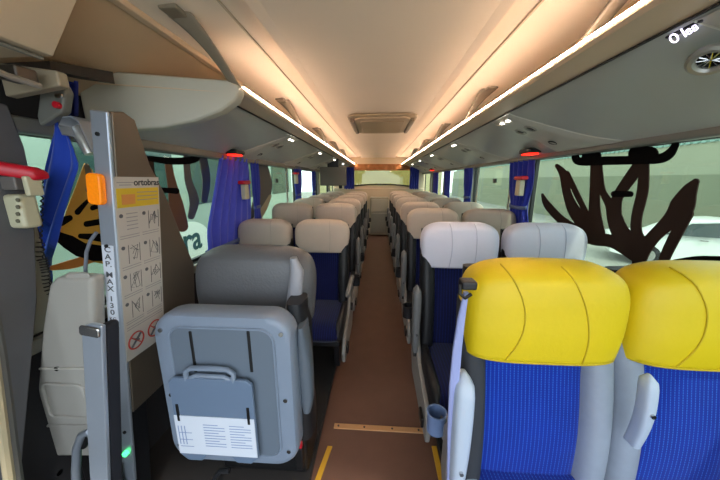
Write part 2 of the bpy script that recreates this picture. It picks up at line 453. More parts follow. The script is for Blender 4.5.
rackR = rack(1, -.35, 7.3, [.64, 1.80, 2.93, 4.07, 5.2, 6.3], [.95, 2.12, 3.25, 4.4, 5.5], 'right')
# the seat-number display and big air nozzle of the nearest right service panel
O = V((.9, -.35, 1.7))
c = at(686, 32, 0, .735)
o = B().box(c.x - .004 - O.x, c.x + .03 - O.x, c.y - .07 - O.y, c.y + .05 - O.y, c.z + .006 - O.z, c.z + .02 - O.z).build('number_display', DARK, rackR, bev=.004)
dz = V((-.65, -.42, -.6)).normalized(); dx = V((0, -1, 0)); dx = (dx - dz * dx.dot(dz)).normalized(); dy = dz.cross(dx)
def disp(body, px, py, size):
    t_ = text(body, 'display_number', DIGIT, rackR, (0, 0, 0), (0, 0, 0), size, .0004)
    q = at(px, py, 0, .735) - O
    t_.matrix_local = Matrix(((dx.x, dy.x, dz.x, q.x), (dx.y, dy.y, dz.y, q.y), (dx.z, dy.z, dz.z, q.z), (0, 0, 0, 1)))
disp('01', 679, 36, .034); disp('88', 692, 30, .020)
c = at(711, 60, 0, .80)
nv = V((-.45, -.3, -.85)).normalized()
nz = B().ring(c - O, nv, .034, .010).build('air_nozzle', mat('nozzle_silver', '#9c9a92'), rackR, smooth=True)
bb = B()
for k in range(6):
    a = pi * k / 6; t1 = nv.orthogonal().normalized(); t2 = nv.cross(t1); dd = t1 * cos(a) + t2 * sin(a)
    bb.tube([c - O - dd * .028, c - O + dd * .028], .002, 6)
bb.build('nozzle_fins', CHR, nz)
B().cyl(c - O - nv * .012, c - O - nv * .004, .03).build('nozzle_core', BLK, nz)

# ceiling-rack red lamps and hammers
def red_lamp(px, py, sgn, side, lab):
    X = sgn * 1.07
    c = at(px, py, 0, X)
    e = empty('emergency_light', c, lab, 'emergency light')
    s = min(1, .8)
    B().box(-.045, .045, -.075, .075, -.004, .03).build('housing', BLK, e, bev=.012)
    B().box(-.034, .034, -.055, .055, -.014, 0).build('lens', REDE, e, bev=.008)
red_lamp(530, 153, 1, 'right', 'red glowing emergency light above the first blue curtain on the right')
red_lamp(432, 170, 1, 'right', 'tiny red emergency light above the far curtains on the right')
red_lamp(235, 154, -1, 'left', 'red glowing emergency light above the violet blue curtain on the left')

def hammer(loc, lab, s=1, sgn=1):
    e = empty('hammer_box', loc, lab, 'hammer box')
    B().box(-.02 * s, .02 * s, -.035 * s, .035 * s, -.075 * s, .045 * s).build('box', CREAM, e, bev=.008 * s)
    B().box(-.03 * s, .03 * s, -.06 * s, .06 * s, .045 * s, .075 * s).build('hammer_handle', RED, e, bev=.012 * s)
    return e
c = at(520, 186, 0, 1.10); hammer(c, 'cream hammer box with red top on the first right window pillar curtain')
c = at(245, 190, 0, -1.08); hammer(c, 'cream hammer box with red top beside the violet blue curtain')
c = at(296, 178, 0, -1.09); hammer(c, 'small cream hammer box on the second left window pillar')

# ================================================================== curtains
def curtain(sgn, y0, y1, yb0, yb1, z1, z0, m, lab, folds=5, tie=None, amp=.014, xo=.035, tw=.7):
    X = (XR if sgn > 0 else XL) - sgn * xo
    e = empty('curtain', (X, (y0 + y1) / 2, z0), lab, 'curtain')
    O = V((X, (y0 + y1) / 2, z0))
    def fn(u, v):
        z = z1 + (z0 - z1) * v
        a = y0 + (yb0 - y0) * v; b = y1 + (yb1 - y1) * v
        if tie is not None:
            k = 1 - (1 - tw) * math.exp(-((z - tie) / .11) ** 2); mid = (a + b) / 2
            a = mid + (a - mid) * k; b = mid + (b - mid) * k
        y = a + (b - a) * u
        x = X + amp * sin(u * folds * 2 * pi + .6 * sin(v * 3)) * (.7 + .4 * sin(v * 2 + u * 3))
        return V((x, y, z)) - O
    o = B().grid(fn, 90, 24).build('drape', m, e, smooth=True)
    md = o.modifiers.new('s', 'SOLIDIFY'); md.thickness = .003
    if tie is not None:
        v = (z1 - tie) / (z1 - z0); a = fn(0, v); b = fn(1, v); q = (b - a)
        ty = []
        for i in range(24):
            t = 2 * pi * i / 24
            ty.append(V((sgn * -0 + (amp + .012) * cos(t), (a.y + b.y) / 2 + (abs(q.y) / 2 + .008) * sin(t), a.z + .008 * cos(t))))
        rings = []
        b_ = B()
        top = [p + V((0, 0, .014)) for p in ty]; bot = [p - V((0, 0, .014)) for p in ty]
        b_.loft([top, bot], cap=False)
        o2 = b_.build('tieback', TIE, e, smooth=True); md = o2.modifiers.new('s', 'SOLIDIFY'); md.thickness = .003
    return e
curtain(1, 2.18, 2.56, 2.14, 2.50, 1.575, .92, CURT, 'blue curtain tied at the first right window pillar', tie=1.19)
curtain(1, 3.55, 3.85, 3.5, 3.8, 1.575, .92, CURT, 'second blue curtain back on the right windows, beside the latch window', tie=1.19)
curtain(1, 4.6, 4.95, 4.6, 4.9, 1.575, .92, CURT, 'third blue curtain back along the right windows')
curtain(1, 5.5, 5.9, 5.5, 5.9, 1.575, .92, CURT, 'fourth blue curtain back along the right windows')
curtain(-1, 1.97, 2.40, 1.60, 2.36, 1.575, .90, CURTL, 'violet blue curtain drawn sideways on the left window', folds=6, tie=.93, amp=.022, tw=.8)
curtain(-1, 2.44, 2.62, 2.42, 2.58, 1.575, .90, CURT, 'narrow blue curtain behind the hammer box on the left', folds=3, tie=1.15)
curtain(-1, 3.72, 4.1, 3.72, 4.05, 1.575, .90, CURT, 'blue curtain at the second left window pillar', tie=1.19)
curtain(-1, 4.75, 5.0, 4.75, 5.0, 1.575, .90, CURT, 'narrow third blue curtain along the left windows', tie=1.19)
def rear_curtain(x0, x1, lab):
    e = empty('curtain', ((x0 + x1) / 2, 7.2, 1.1), lab, 'curtain')
    xm = (x0 + x1) / 2
    o = B().grid(lambda u, v: V((x0 - xm + (x1 - x0) * u, -.05 + .02 * sin(u * 24), .62 - .55 * v)), 50, 8).build('drape', CURT, e, smooth=True)
    md = o.modifiers.new('s', 'SOLIDIFY'); md.thickness = .003
rear_curtain(-.86, -.60, 'dark blue curtain at the left end of the rear window')
rear_curtain(.80, 1.02, 'dark blue curtain at the right end of the rear window')

# ================================================================== seats
def cover_dims(t, W, D):
    """t 0..1 from bottom to top: half width and half depth"""
    if t < .55: a = W * (.95 + .05 * sin(t / .55 * pi / 2))
    else:
        k = (t - .55) / .45; a = W * (.60 + .40 * max(0, 1 - k ** 2.4) ** .55)
    b = D * (.85 + .15 * sin(min(1, t / .4) * pi / 2)) * (1 - .25 * max(0, (t - .6) / .4) ** 2)
    return a, b
def headrest(parent, z0, z1, W, D, yc0, yc1, m, seams, seamm, name='headrest_cover', lean=0, N=4.2):
    rings = []; K = 18
    def ring(t, shrink=1):
        a, b = cover_dims(t, W, D)
        c = V((0, yc0 + (yc1 - yc0) * t, z0 + (z1 - z0) * t))
        return sring(c, (1, 0, 0), (0, 1, 0), a * shrink, b * shrink, N, 48)
    rings.append(ring(0, .93))
    for i in range(K): rings.append(ring(.01 + .80 * i / (K - 1)))
    for i in range(1, 8):
        q = i / 8 * pi / 2
        a, b = cover_dims(.81, W, D); k = cos(q)
        t = .81 + .19 * sin(q)
        c = V((0, yc0 + (yc1 - yc0) * t, z0 + (z1 - z0) * t))
        a2, b2 = cover_dims(t, W, D); rings.append(sring(c, (1, 0, 0), (0, 1, 0), a2 - b * (1 - k) * .5, b * max(k, .06), N - 1.2 * (i / 8), 48))
    o = B().loft(rings).build(name, m, parent, smooth=True, angle=70)
    # piping lines over the front face
    for fx, bow, slp in seams:
        pts = []
        for i in range(25):
            t = .02 + .955 * i / 24
            a, b = cover_dims(t, W, D)
            if t > .81:
                k = sqrt(max(0, 1 - ((t - .81) / .19) ** 2)); b = cover_dims(.81, W, D)[1] * k; a -= cover_dims(.81, W, D)[1] * (1 - k) * .5
            x = W * (fx + bow * sin(pi * t) + slp * (1 - t))
            x = max(-.97 * a, min(.97 * a, x))
            yy = -b * max(0, 1 - abs(x / a) ** N) ** (1 / N)
            c = V((0, yc0 + (yc1 - yc0) * t, z0 + (z1 - z0) * t))
            pts.append(c + V((x, yy - .001, 0)))
        B().tube(pts, .0022, 6).build('seam', seamm, o, smooth=True)
    # hem
    a, b = cover_dims(.0, W, D)
    B().tube(sring(V((0, yc0, z0 + .002)), (1, 0, 0), (0, 1, 0), a * .985, b * .985, N, 48), .0035, 6, closed=True).build('hem', seamm, o, smooth=True)
    return o

def armrest(parent, x, m, y=-.02, z0=.44, z1=.83, down=False, wide=.034, name='armrest', dep=.045):
    if not down:
        rings = []
        for i in range(15):
            t = i / 14; z = z0 + (z1 - z0) * t
            w = wide * (.72 + .35 * sin(t * pi * .62)); d = dep
            if t > .88: k = sqrt(max(.05, 1 - ((t - .88) / .12) ** 2)); w *= k; d *= k
            rings.append(sring(V((x, y - .012 * sin(t * pi), z)), (1, 0, 0), (0, 1, 0), w, d, 3.2, 24))
        o = B().loft(rings).build(name, m, parent, smooth=True, angle=60)
        B().cyl((x, y - dep - .017, z0 + .12), (x, y - dep - .003, z0 + .12), .006, n=12).build('screw', CHR, o)
    else:
        rings = []
        for i in range(13):
            t = i / 12; k = sqrt(max(.06, 1 - max(0, (t - .85) / .15) ** 2))
            rings.append(sring(V((x, .0 - .34 * t, .66 - .01 * t)), (1, 0, 0), (0, 0, 1), wide * .8 * k, .022 * k, 3, 24))
        o = B().loft(rings).build(name, m, parent, smooth=True, angle=60)
    return o

def make_seat(style, aisle, label, cat='seat', group=None, ztop=1.17, down=False):
    """origin on the floor below the seat, facing -y; aisle = -1/+1 the side of the aisle, 0 window seat"""
    r = empty('passenger_seat', (0, 0, 0), label, cat, group)
    near = style == 'yellow'
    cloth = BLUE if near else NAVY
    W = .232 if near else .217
    # cushion
    rings = []
    for i in range(17):
        t = i / 16; y = .08 - .50 * t
        k = sqrt(max(.02, 1 - max(0, (t - .8) / .2) ** 2)); k2 = .85 + .15 * k
        rings.append(sring(V((0, y, .385 + .012 * sin(t * pi))), (1, 0, 0), (0, 0, 1), .205 * k2, .068 * k, 4, 36))
    B().loft(rings).build('seat_cushion', cloth, r, smooth=True, angle=60)
    for s in (-1, 1):
        rings = []
        for i in range(13):
            t = i / 12; y = .06 - .47 * t; k = sqrt(max(.05, 1 - max(0, (t - .75) / .25) ** 2))
            rings.append(sring(V((s * .187, y, .39)), (1, 0, 0), (0, 0, 1), .028 * k, .08 * k, 3, 16))
        B().loft(rings).build('cushion_bolster', WING if near else DARK, r, smooth=True, angle=60)
    # backrest centre
    rings = []
    for i in range(22):
        t = i / 21; z = .42 + (ztop - .09 - .42) * t
        rings.append(sring(V((0, .07 + .06 * t - .012 * sin(t * pi * 2), z)), (1, 0, 0), (0, 1, 0), (.168 if near else .155) + .008 * t, .05, 4, 32))
    B().loft(rings).build('backrest', cloth, r, smooth=True, angle=60)
    for s in (-1, 1):
        rings = []
        for i in range(22):
            t = i / 21; z = .40 + (ztop - .14 - .40) * t
            yc = .055 + .06 * t - .02 * sin(min(1, t * 1.3) * pi)
            rings.append(sring(V((s * ((.188 if near else .17) + .004 * t), yc, z)), (1, 0, 0), (0, 1, 0), .042, .075 - .02 * t, 2.6, 24))
        m = WING if near and (s == 1 or aisle == 0) else (DARK if near else DARK)
        if near and s == -1 and aisle != 0: m = mat('wing_dark', '#2a2d33', .75)
        B().loft(rings).build('side_wing', m, r, smooth=True, angle=60)
    # rear shell
    rings = []
    for i in range(14):
        t = i / 13; z = .36 + (ztop - .05 - .36) * t
        rings.append(sring(V((0, .13 + .055 * t, z)), (1, 0, 0), (0, 1, 0), .205, .032, 4, 32))
    B().loft(rings).build('back_shell', DARK, r, smooth=True, angle=60)
    # headrest
    if near:
        headrest(r, ztop - .288, ztop, W, .10, .085, .10, YEL, [(-.60, .20, .06), (.10, .10, .30)], YSEAM, N=3.4)
    else:
        m = COVW if style == 'white' else COV
        headrest(r, ztop - .25, ztop, W, .075, .105, .125, m, [(-.30, .05, 0), (.33, .03, 0)] if style == 'white' else [(.30, .04, 0)], mat('seam_white', '#b3b5c9', .8) if style == 'white' else COVS, N=4)
    # pedestal
    B().box(-.19, .19, -.32, .02, .26, .31).build('seat_frame', DARK, r, bev=.01)
    for x in (-.15, .15):
        B().hexa([V((x - .02, -.22, .035)), V((x + .02, -.22, .035)), V((x + .02, .0, .035)), V((x - .02, .0, .035))],
                 [V((x - .02, -.26, .27)), V((x + .02, -.26, .27)), V((x + .02, -.02, .27)), V((x - .02, -.02, .27))]).build('leg', DARK, r, bev=.006)
    am = ARM if near else ARM2
    if aisle:
        s = aisle
        armrest(r, s * .245, am, down=down, wide=.027 if near else .022, z1=.86 if near else .83)
        # side panel along the aisle
        pl = [(-.40, .20), (-.42, .28), (-.36, .36), (-.10, .40), (.02, .52), (.10, .56), (.16, .50), (.17, .30), (.10, .20)]
        o = B().prism(pl, lambda u, v, d: V((d, u, v)), s * .212, s * .236).build('side_panel', SIDEP, r, bev=.008)
        o2 = B().cyl((s * .238, -.03, .43), (s * .252, -.03, .43), .03, n=20).build('armrest_hub', DARK, r, smooth=True)
        o3 = B().box(*sorted((s * .236, s * .25)), -.36, -.28, .24, .29).build('recline_lever', BLK, r, bev=.005)
        # cup holder behind
        cupm = CUP if near else DARK
        c = V((s * .255, .25 if not near else .20, .50 if not near else .42))
        b = B(); K = 24
        prof = [(.036, 0), (.036, .075), (.040, .085), (.034, .085), (.031, .06), (.030, .006)]
        rr = [[c + V((q * cos(2 * pi * k / K), q * sin(2 * pi * k / K), zz)) for k in range(K)] for q, zz in prof]
        b.loft(rr).build('cup_holder', cupm, r, smooth=True, angle=40)
        B().box(*sorted((s * .20, s * .235)), c.y - .03, c.y + .03, c.z - .02, c.z + .05).build('cup_bracket', SIDEP, r, bev=.006)
    else:
        armrest(r, -.248 if near else -.2345, am, y=-.055, z1=.90 if near else .80, wide=.015 if near else .016, dep=.02, z0=.68 if near else .44)
    return r
def kids(o): return [c for c in bpy.data.objects if c.parent == o]
TREE = {}
def tree(o): return (o, [tree(c) for c in kids(o)])
def copy_tree(t, parent=None):
    o, ch = t; c = o.copy(); COL.objects.link(c); c.parent = parent
    for k in ch: copy_tree(k, c)
    return c
order = ['first', 'second', 'third', 'fourth', 'fifth', 'sixth', 'seventh', 'eighth']
# right side rows
rowsR = [(.735, 'yellow'), (1.47, 'white'), (2.26, 'beige'), (2.98, 'beige'), (3.74, 'beige'), (4.50, 'beige'), (5.25, 'beige'), (5.98, 'beige')]
protos = {}
def place(style, aisle, x, y, label, group, ztop=1.17, down=False, rz=0):
    key = (style, aisle, ztop, down)
    if key not in protos:
        s = make_seat(style, aisle, label, 'seat', group, ztop, down); protos[key] = tree(s)
        used.add(s.name)
    else:
        s = copy_tree(protos[key])
    s.location = (x, y, 0); s['label'] = label; s['group'] = group; s.rotation_euler = (0, 0, rz)
    return s
used = set()
for i, (y, st) in enumerate(rowsR):
    if st == 'yellow':
        place(st, -1, .500, y, 'blue pinstriped aisle seat with yellow headrest cover next to the lavender belt sleeve', 'yellow topped front seats', 1.165)
        place(st, 0, .968, y, 'blue pinstriped window seat with yellow headrest cover at the right edge', 'yellow topped front seats', 1.165)
        continue
    c = 'daylight tinted white' if st == 'white' else 'beige'
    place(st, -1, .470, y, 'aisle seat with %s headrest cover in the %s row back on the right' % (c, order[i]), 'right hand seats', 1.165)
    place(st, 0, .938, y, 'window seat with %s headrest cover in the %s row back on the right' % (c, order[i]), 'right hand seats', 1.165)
rowsL = [(2.02, 1.095, True), (2.76, 1.165, False), (3.50, 1.165, False), (4.25, 1.165, False), (5.0, 1.165, False), (5.75, 1.165, False)]
for i, (y, zt, dn) in enumerate(rowsL):
    place('beige', 1, -.437, y, 'aisle seat with lamplight tinted white headrest cover, %s row behind the lift chair on the left' % order[i], 'left hand seats', zt, dn)
    place('beige', 0, -.903, y, 'window seat with lamplight tinted white headrest cover, %s row behind the lift chair on the left' % order[i], 'left hand seats', zt)
# belt sleeve and guide on the yellow aisle seat
b = B(); rings = []
pts = [(466, 292, 5), (461, 320, 8), (457, 350, 10), (454, 385, 11), (452, 430, 11), (451, 490, 11)]
ys_ = [.70, .70, .70, .70, .70, .70]
for (px, py, w), y in zip(pts, ys_):
    c = at(px, py, 1, y); hw = w / 2 / FPX * y
    rings.append(sring(c, (1, 0, 0), (0, 1, 0), hw, .007, 3, 12))
belt = empty('seat_belt', at(458, 392, 1, .66), 'lavender seat belt sleeve hanging down beside the yellow aisle headrest', 'seat belt')
M_ = -belt.location
rings = [[p + M_ for p in r] for r in rings]
B().loft(rings).build('strap', LAV, belt, smooth=True)
c = at(468, 285, 1, .69) + M_
B().box(c.x - .018, c.x + .022, c.y - .012, c.y + .03, c.z - .012, c.z + .012).build('belt_guide', DARK, belt, bev=.007)
B().tube([c + V((-.02, 0, .0)), c + V((-.022, -.012, -.02)), c + V((-.01, -.016, -.03)), c + V((.006, -.012, -.02))], .005, 8).build('guide_hook', BLK, belt, smooth=True)

# ================================================================== wheelchair lift mast
M0 = V((-.80, .80, 0))
mast = empty('wheelchair_lift_mast', M0, 'aluminium lift mast with orange reflector and instruction poster by the left window', 'lift mast')
def mk(b, *a, **k): return b.build(*a, **k)
MT = math.radians(7.0); mast.rotation_euler = (0, MT, 0)
MR = Matrix.Rotation(MT, 3, 'Y'); MI = MR.inverted(); M0 = V((-.93, .80, 0)); mast.location = M0
def atm(px, py): return MI @ (at(px, py, 1, .80) - M0)
x0, x1 = atm(88.5, 112).x, atm(107, 112).x
ztop = atm(98, 110).z
B().box(x0, x1, 0, .014, .04, ztop).build('column', ALU, mast, bev=.006)
xp = x1 + .004                      # outer face of the side plate
PN = MR @ V((1, 0, 0)); PP = MR @ V((xp, 0, 0)) + M0
def ats(px, py): return MI @ (atp(px, py, PP, PN) - M0)
side = [(.012, ztop)] + [(q.y, q.z) for q in (ats(*p) for p in ((124, 112), (135, 120), (150, 165), (166, 196), (180, 232), (194, 264)))]
side += [(side[-1][0] + .01, .55), (.012, .55)]
B().prism(side, lambda u, v, d: V((d, u, v)), xp - .018, xp).build('side_plate', ALUD, mast, bev=.003)
B().box(x0 + .008, x1 - .020, .014, .10, .04, ztop - .06).build('rear_channel', DARK, mast, bev=.004)
for px, py in ((98, 134), (107, 246), (115, 328), (125, 432)):
    c = atm(px, py)
    B().cyl((c.x, -.004, c.z), (c.x, .002, c.z), .006, n=14).build('bolt', BLK, mast)
# cable along mast
B().tube([atm(*p) + V((0, -.008, 0)) for p in ((99, 232), (93, 240), (89, 252), (88, 270), (90, 295), (96, 318), (103, 328))], .005, 8).build('cable', mat('cable_grey', '#707580', .4), mast, smooth=True)
c = atm(100, 189)
o = B().prism(rrect(.046, .094, .014), lambda u, v, d: V((c.x + u, d, c.z + v)), -.022, 0).build('reflector', ORA, mast, bev=.006)
# capacity sticker
c = atm(111, 287); st_h = .285
cs = B().box(c.x - .019, c.x + .019, -.0015, 0, c.z - st_h / 2, c.z + st_h / 2).build('capacity_sticker', PAPERW, mast)
word = 'CAP. MAX 130'
zz = c.z + st_h / 2 - .014
for grp in ('C', 'A', 'P.', '', 'M', 'A', 'X', '', '1', '3', '0'):
    if grp: text(grp, 'lettering', INK, mast, (c.x, -.002, zz), (pi / 2, 0, 0), .026, .0004, sx=1.2, bold=.0004)
    zz -= .0245 if grp else .012
text('KG', 'lettering', INK, mast, (c.x, -.002, zz), (pi / 2, 0, 0), .018, .0004)
# green lamp
c = atm(127, 452)
B().cyl((c.x, -.012, c.z), (c.x, 0, c.z), .010, n=16).build('green_button', mat('green_lamp', '#4fe07a', .3, emit='#40ff80', es=1.5), mast)
# poster on the side plate (plane x = const, text runs along +y)
pxp = xp
def on(y, z, d=.0): return V((pxp + d, y, z))
pa, pb, pc, pd = ats(112, 177), ats(156, 177), ats(166, 330), ats(128, 367)
py0, py1 = (pa.y + pd.y) / 2, (pb.y + pc.y) / 2; pz1 = (pa.z + pb.z) / 2; pz0 = (pd.z + pc.z) / 2
print('POSTER', pa, pb, pc, pd, x0, x1, side)
pw, ph = py1 - py0, pz1 - pz0
post = B().box(pxp - .001, pxp + .001, py0, py1, pz0, pz1).build('instruction_poster', PAPER, mast)
def pbox(u0, u1, v0, v1, m, name, d=.0022):   # u along width 0..1, v from the top 0..1
    return B().box(pxp, pxp + d, py0 + u0 * pw, py0 + u1 * pw, pz1 - v1 * ph, pz1 - v0 * ph).build(name, m, post)
pbox(.03, .97, .055, .15, PYEL, 'yellow_band')
pbox(.12, .40, .085, .135, mat('poster_orange', '#c98a4a'), 'warning_panel', .003)
text('ortobras', 'brand_name', mat('ink_dark', '#2c2d33', .6), post, (pxp + .0012, py0 + .70 * pw, pz1 - .028 * ph), (pi / 2, 0, pi / 2), .030, .0004, bold=.0006)
lines = B(); sk = B(); dots = B()
rnd = random.Random(3)
def pb_(bb, u0, u1, v0, v1, d=.002):
    B().box(pxp, pxp + d, py0 + u0 * pw, py0 + u1 * pw, pz1 - v1 * ph, pz1 - v0 * ph).build('text_line', INKL, post)
pb_(lines, .05, .4, .025, .029); pb_(lines, .10, .34, .037, .041)
for k in range(3): pb_(lines, .45, .94, .075 + .02 * k, .079 + .02 * k, .0028)
for rI, v in enumerate((.17, .335, .49, .645)):
    for u in (.04, .54):
        cc = on(py0 + (u + .05) * pw - 0, pz1 - (v + .02) * ph)
        B().cyl(cc, cc + V((.0022, 0, 0)), .0065, n=12).build('number_dot', INK, post)
        x_, y_ = u + .16, v + .01
        if rI == 0 and u < .5:
            for k in range(5): pb_(lines, x_, x_ + .24, y_ + .02 * k, y_ + .02 * k + .004)
        else:
            pts = [on(py0 + (x_ + rnd.random() * .24) * pw, pz1 - (y_ + rnd.random() * .09) * ph, .001) for _ in range(12)]
            for a, b in zip(pts, pts[1:]): sk.tube([a, b], .0009, 4)
            sk.tube([on(py0 + x_ * pw, pz1 - y_ * ph, .001), on(py0 + x_ * pw, pz1 - (y_ + .10) * ph, .001)], .0011, 4)
            sk.tube([on(py0 + (x_ + .25) * pw, pz1 - y_ * ph, .001), on(py0 + (x_ + .25) * pw, pz1 - (y_ + .10) * ph, .001)], .0011, 4)
    for k in range(2):
        pb_(lines, .05, .46, v + .122 + .013 * k, v + .125 + .013 * k); pb_(lines, .54, .95, v + .122 + .013 * k, v + .125 + .013 * k)
for k in range(2): pb_(lines, .05, .95, .80 + .014 * k, .803 + .014 * k)
sk.build('diagram', INK, post)
for u in (.24, .72):
    cc = on(py0 + u * pw, pz1 - .90 * ph, .002); R_ = .031
    icon = B().ring(cc, (1, 0, 0), R_, .0028).build('prohibition_ring', PRED, post)
    bb = B(); bb.tube([cc + V((0, -.02, -.02)), cc + V((0, .02, .02))], .004, 6); bb.tube([cc + V((0, -.008, .008)), cc + V((0, .012, -.004))], .003, 6)
    bb.build('pictogram', INK, post)
    B().tube([cc + V((.001, -.021, .021)), cc + V((.001, .021, -.021))], .0022, 6).build('slash', PRED, post)

# ================================================================== lift chair
CY = 1.02
ch = empty('lift_chair', (-.53, CY, 0), 'grey lift chair with folded seat shell and white label beside the aisle on the left', 'seat')
cx = 0
# leather headrest and backrest
headrest(ch, .80, 1.122, .262, .085, .09, .12, LEATH, [], LEATHE, name='leather_headrest', N=3.6)
rings = [sring(V((0, .12, .36 + .55 * i / 10)), (1, 0, 0), (0, 1, 0), .225, .06, 4, 28) for i in range(11)]
B().loft(rings).build('backrest', DARK, ch, smooth=True, angle=60)
# lighter flap edge on the right of the headrest
pts = [V((.20, .01, 1.10)), V((.215, .0, 1.05)), V((.205, -.005, .96)), V((.18, -.002, .88)), V((.14, -.0, .845))]
rings = [sring(p, (1, 0, 0), (0, 1, 0), w, .02, 2.6, 16) for p, w in zip(pts, (.012, .026, .030, .022, .01))]
B().loft(rings).build('headrest_flap', LEATHE, ch, smooth=True)
# folded seat shell, facing the aisle front
SY = .83 - CY
sl, sr_ = at(163, 380, 1, .83).x + .53, at(295, 380, 1, .83).x + .53
szt = at(225, 314, 1, .83).z; szb = at(170, 456, 1, .83).z
sw, sh = sr_ - sl, szt - szb; scx, scz = (sl + sr_) / 2, (szt + szb) / 2
def fr(u, v, d): return V((scx + u, SY + d, scz + v))
out = rrect(sw, sh, .085, 8)
rings = []
for sc, d in ((.90, -.012), (.965, -.010), (.99, .0), (1.0, .015), (1.0, .06), (.97, .085), (.90, .09)):
    q = rrect(sw * sc, sh * (1 - (1 - sc) * sw / sh), .085 * sc, 8)
    rings.append([fr(u, v, d) for u, v in q])
shell = B().loft(rings).build('seat_shell', SHELL, ch, smooth=True, angle=50)
q = rrect(sw * .74, sh * .84, .05, 6)
inset = B().prism([(u, v) for u, v in q], fr, -.0155, -.008).build('inset_panel', SHELLI, shell, bev=.004)
B().tube([fr(u, v, -.014) for u, v in rrect(sw * .75, sh * .85, .05, 8)], .0045, 6, closed=True).build('inset_rim', SHELL, shell, smooth=True)
for sx_ in (-1, 1):
    for v in (.40, -.02, -.38):
        c = fr(sx_ * sw * .43, sh * v, -.008)
        B().cyl(c, c + V((0, -.008, 0)), .008, n=14).build('screw', CHR, shell)
# slots
for px in (190, 248):
    a = at(px, 331, 1, .815) - ch.location; bq = at(px, 372, 1, .815) - ch.location
    B().box(a.x - .006, a.x + .006, SY - .0175, SY - .012, bq.z, a.z).build('slot', BLK, shell, bev=.003)
# side padding of the shell at the right
rings = [sring(V((sr_ - .02, SY + .14, szb + .02 + (szt - szb - .02) * i / 12)), (1, 0, 0), (0, 1, 0), .048 * (1 if i < 11 else .7), .06, 3, 20) for i in range(13)]
B().loft(rings).build('seat_padding', DARK, ch, smooth=True, angle=60)
# foot plate
Y2 = .80
fl, frr = at(174, 400, 1, Y2).x + .53, at(255, 400, 1, Y2).x + .53
fz1 = at(215, 377, 1, Y2).z; fz0 = at(215, 458, 1, Y2).z
cxf = (fl + frr) / 2; w = (frr - fl); hh = fz1 - fz0
pl = [(-w / 2, -hh * .42), (-w / 2 + .03, -hh * .5), (-w * .22, -hh * .5), (-w * .15, -hh * .42), (w * .15, -hh * .42), (w * .22, -hh * .5), (w / 2 - .03, -hh * .5), (w / 2, -hh * .42),
      (w / 2, hh * .45), (w / 2 - .02, hh * .5), (-w / 2 + .02, hh * .5), (-w / 2, hh * .45)]
def ff(u, v, d): return V((cxf + u, Y2 - CY + d, (fz0 + fz1) / 2 + v))
fp = B().prism(pl, ff, -.014, 0).build('foot_plate', FOOT, ch, bev=.004)
for s in (-1, 1): B().box(cxf + s * w * .43 - .006, cxf + s * w * .43 + .004, Y2 - CY - .017, Y2 - CY - .012, ff(0, -.06, 0).z + .06, ff(0, 0, 0).z + .07).build('slot', BLK, fp, bev=.002)
# handle on the top of the foot plate
hp = [ff(u, hh * .5 + v, -.006) for u, v in ((-.085, -.01), (-.085, .022), (-.065, .036), (0, .038), (.065, .036), (.085, .022), (.085, -.01), (.055, .006), (0, .0), (-.055, .006))]
B().tube(hp[:7], [.009] * 7, 8).build('handle', SHELL, fp, smooth=True)
B().tube([hp[0], ff(-.05, hh * .5 + .006, -.004), ff(.05, hh * .5 + .006, -.004), hp[6]], .008, 8).build('handle_lip', SHELL, fp, smooth=True)
# label on the foot plate
lz = ff(0, -hh * .17, 0).z
lb = B().box(cxf - w * .49, cxf + w * .49, Y2 - CY - .016, Y2 - CY - .0135, lz - hh * .235, lz + hh * .235).build('label_sheet', PAPERW, fp)
for cI in range(3):
    bb = B()
    for k in range(9 if cI else 6):
        x_ = cxf - w * .46 + cI * w * .32
        if cI == 0:
            bb.box(x_ + .012 * (k % 3), x_ + .012 * (k % 3) + .003, Y2 - CY - .0168, Y2 - CY - .0155, lz - .04, lz + .04) if k < 3 else bb.box(x_, x_ + .05, Y2 - CY - .0168, Y2 - CY - .0155, lz - .05 + .03 * (k - 3), lz - .048 + .03 * (k - 3))
        else: bb.box(x_, x_ + w * (.26 if k % 3 else .18), Y2 - CY - .0168, Y2 - CY - .0155, lz + .048 - .0115 * k, lz + .0505 - .0115 * k)
    bb.build('printed_text', INKB, lb)
# armrest of lift chair, upright at the right
rings = []
for i in range(16):
    t = i / 15
    c = at(303 + 5 * t, 322 + 86 * t, 1, .92) - ch.location
    wv = (.012 + .016 * sin(min(1, t * 1.4) * pi * .62)) * (1 if t < .85 else 1 - (t - .85) * 3)
    rings.append(sring(c, (1, 0, 0), (0, 1, 0), wv, .05 * (1 - .4 * t), 2.8, 20))
B().loft(rings).build('armrest', mat('lift_armrest', '#59626c', .4), ch, smooth=True, angle=60)
c = at(299, 440, 1, .92) - ch.location
B().box(c.x - .014, c.x + .014, c.y - .012, c.y + .012, c.z - .035, c.z + .03).build('red_buckle', RED, ch, bev=.006)
B().box(c.x - .016, c.x + .016, c.y - .014, c.y + .014, c.z - .14, c.z - .03).build('buckle_stalk', BLK, ch, bev=.005)
c0 = at(212, 478, 1, .86) - ch.location
B().tube([c0 + V((-.0, 0, -.10)), c0 + V((.01, 0, 0)), c0 + V((.04, 0, .04)), c0 + V((.08, 0, .045))], .010, 8).build('lower_cable', DARK, ch, smooth=True)
B().box(-.20, .22, .0, .22, .035, .34).build('base', BLK, ch, bev=.02)
c = at(245, 455, 1, .86) - ch.location
B().box(c.x - .03, c.x + .02, c.y, c.y + .04, c.z - .05, c.z + .04).build('hinge', CHR, ch, bev=.006)
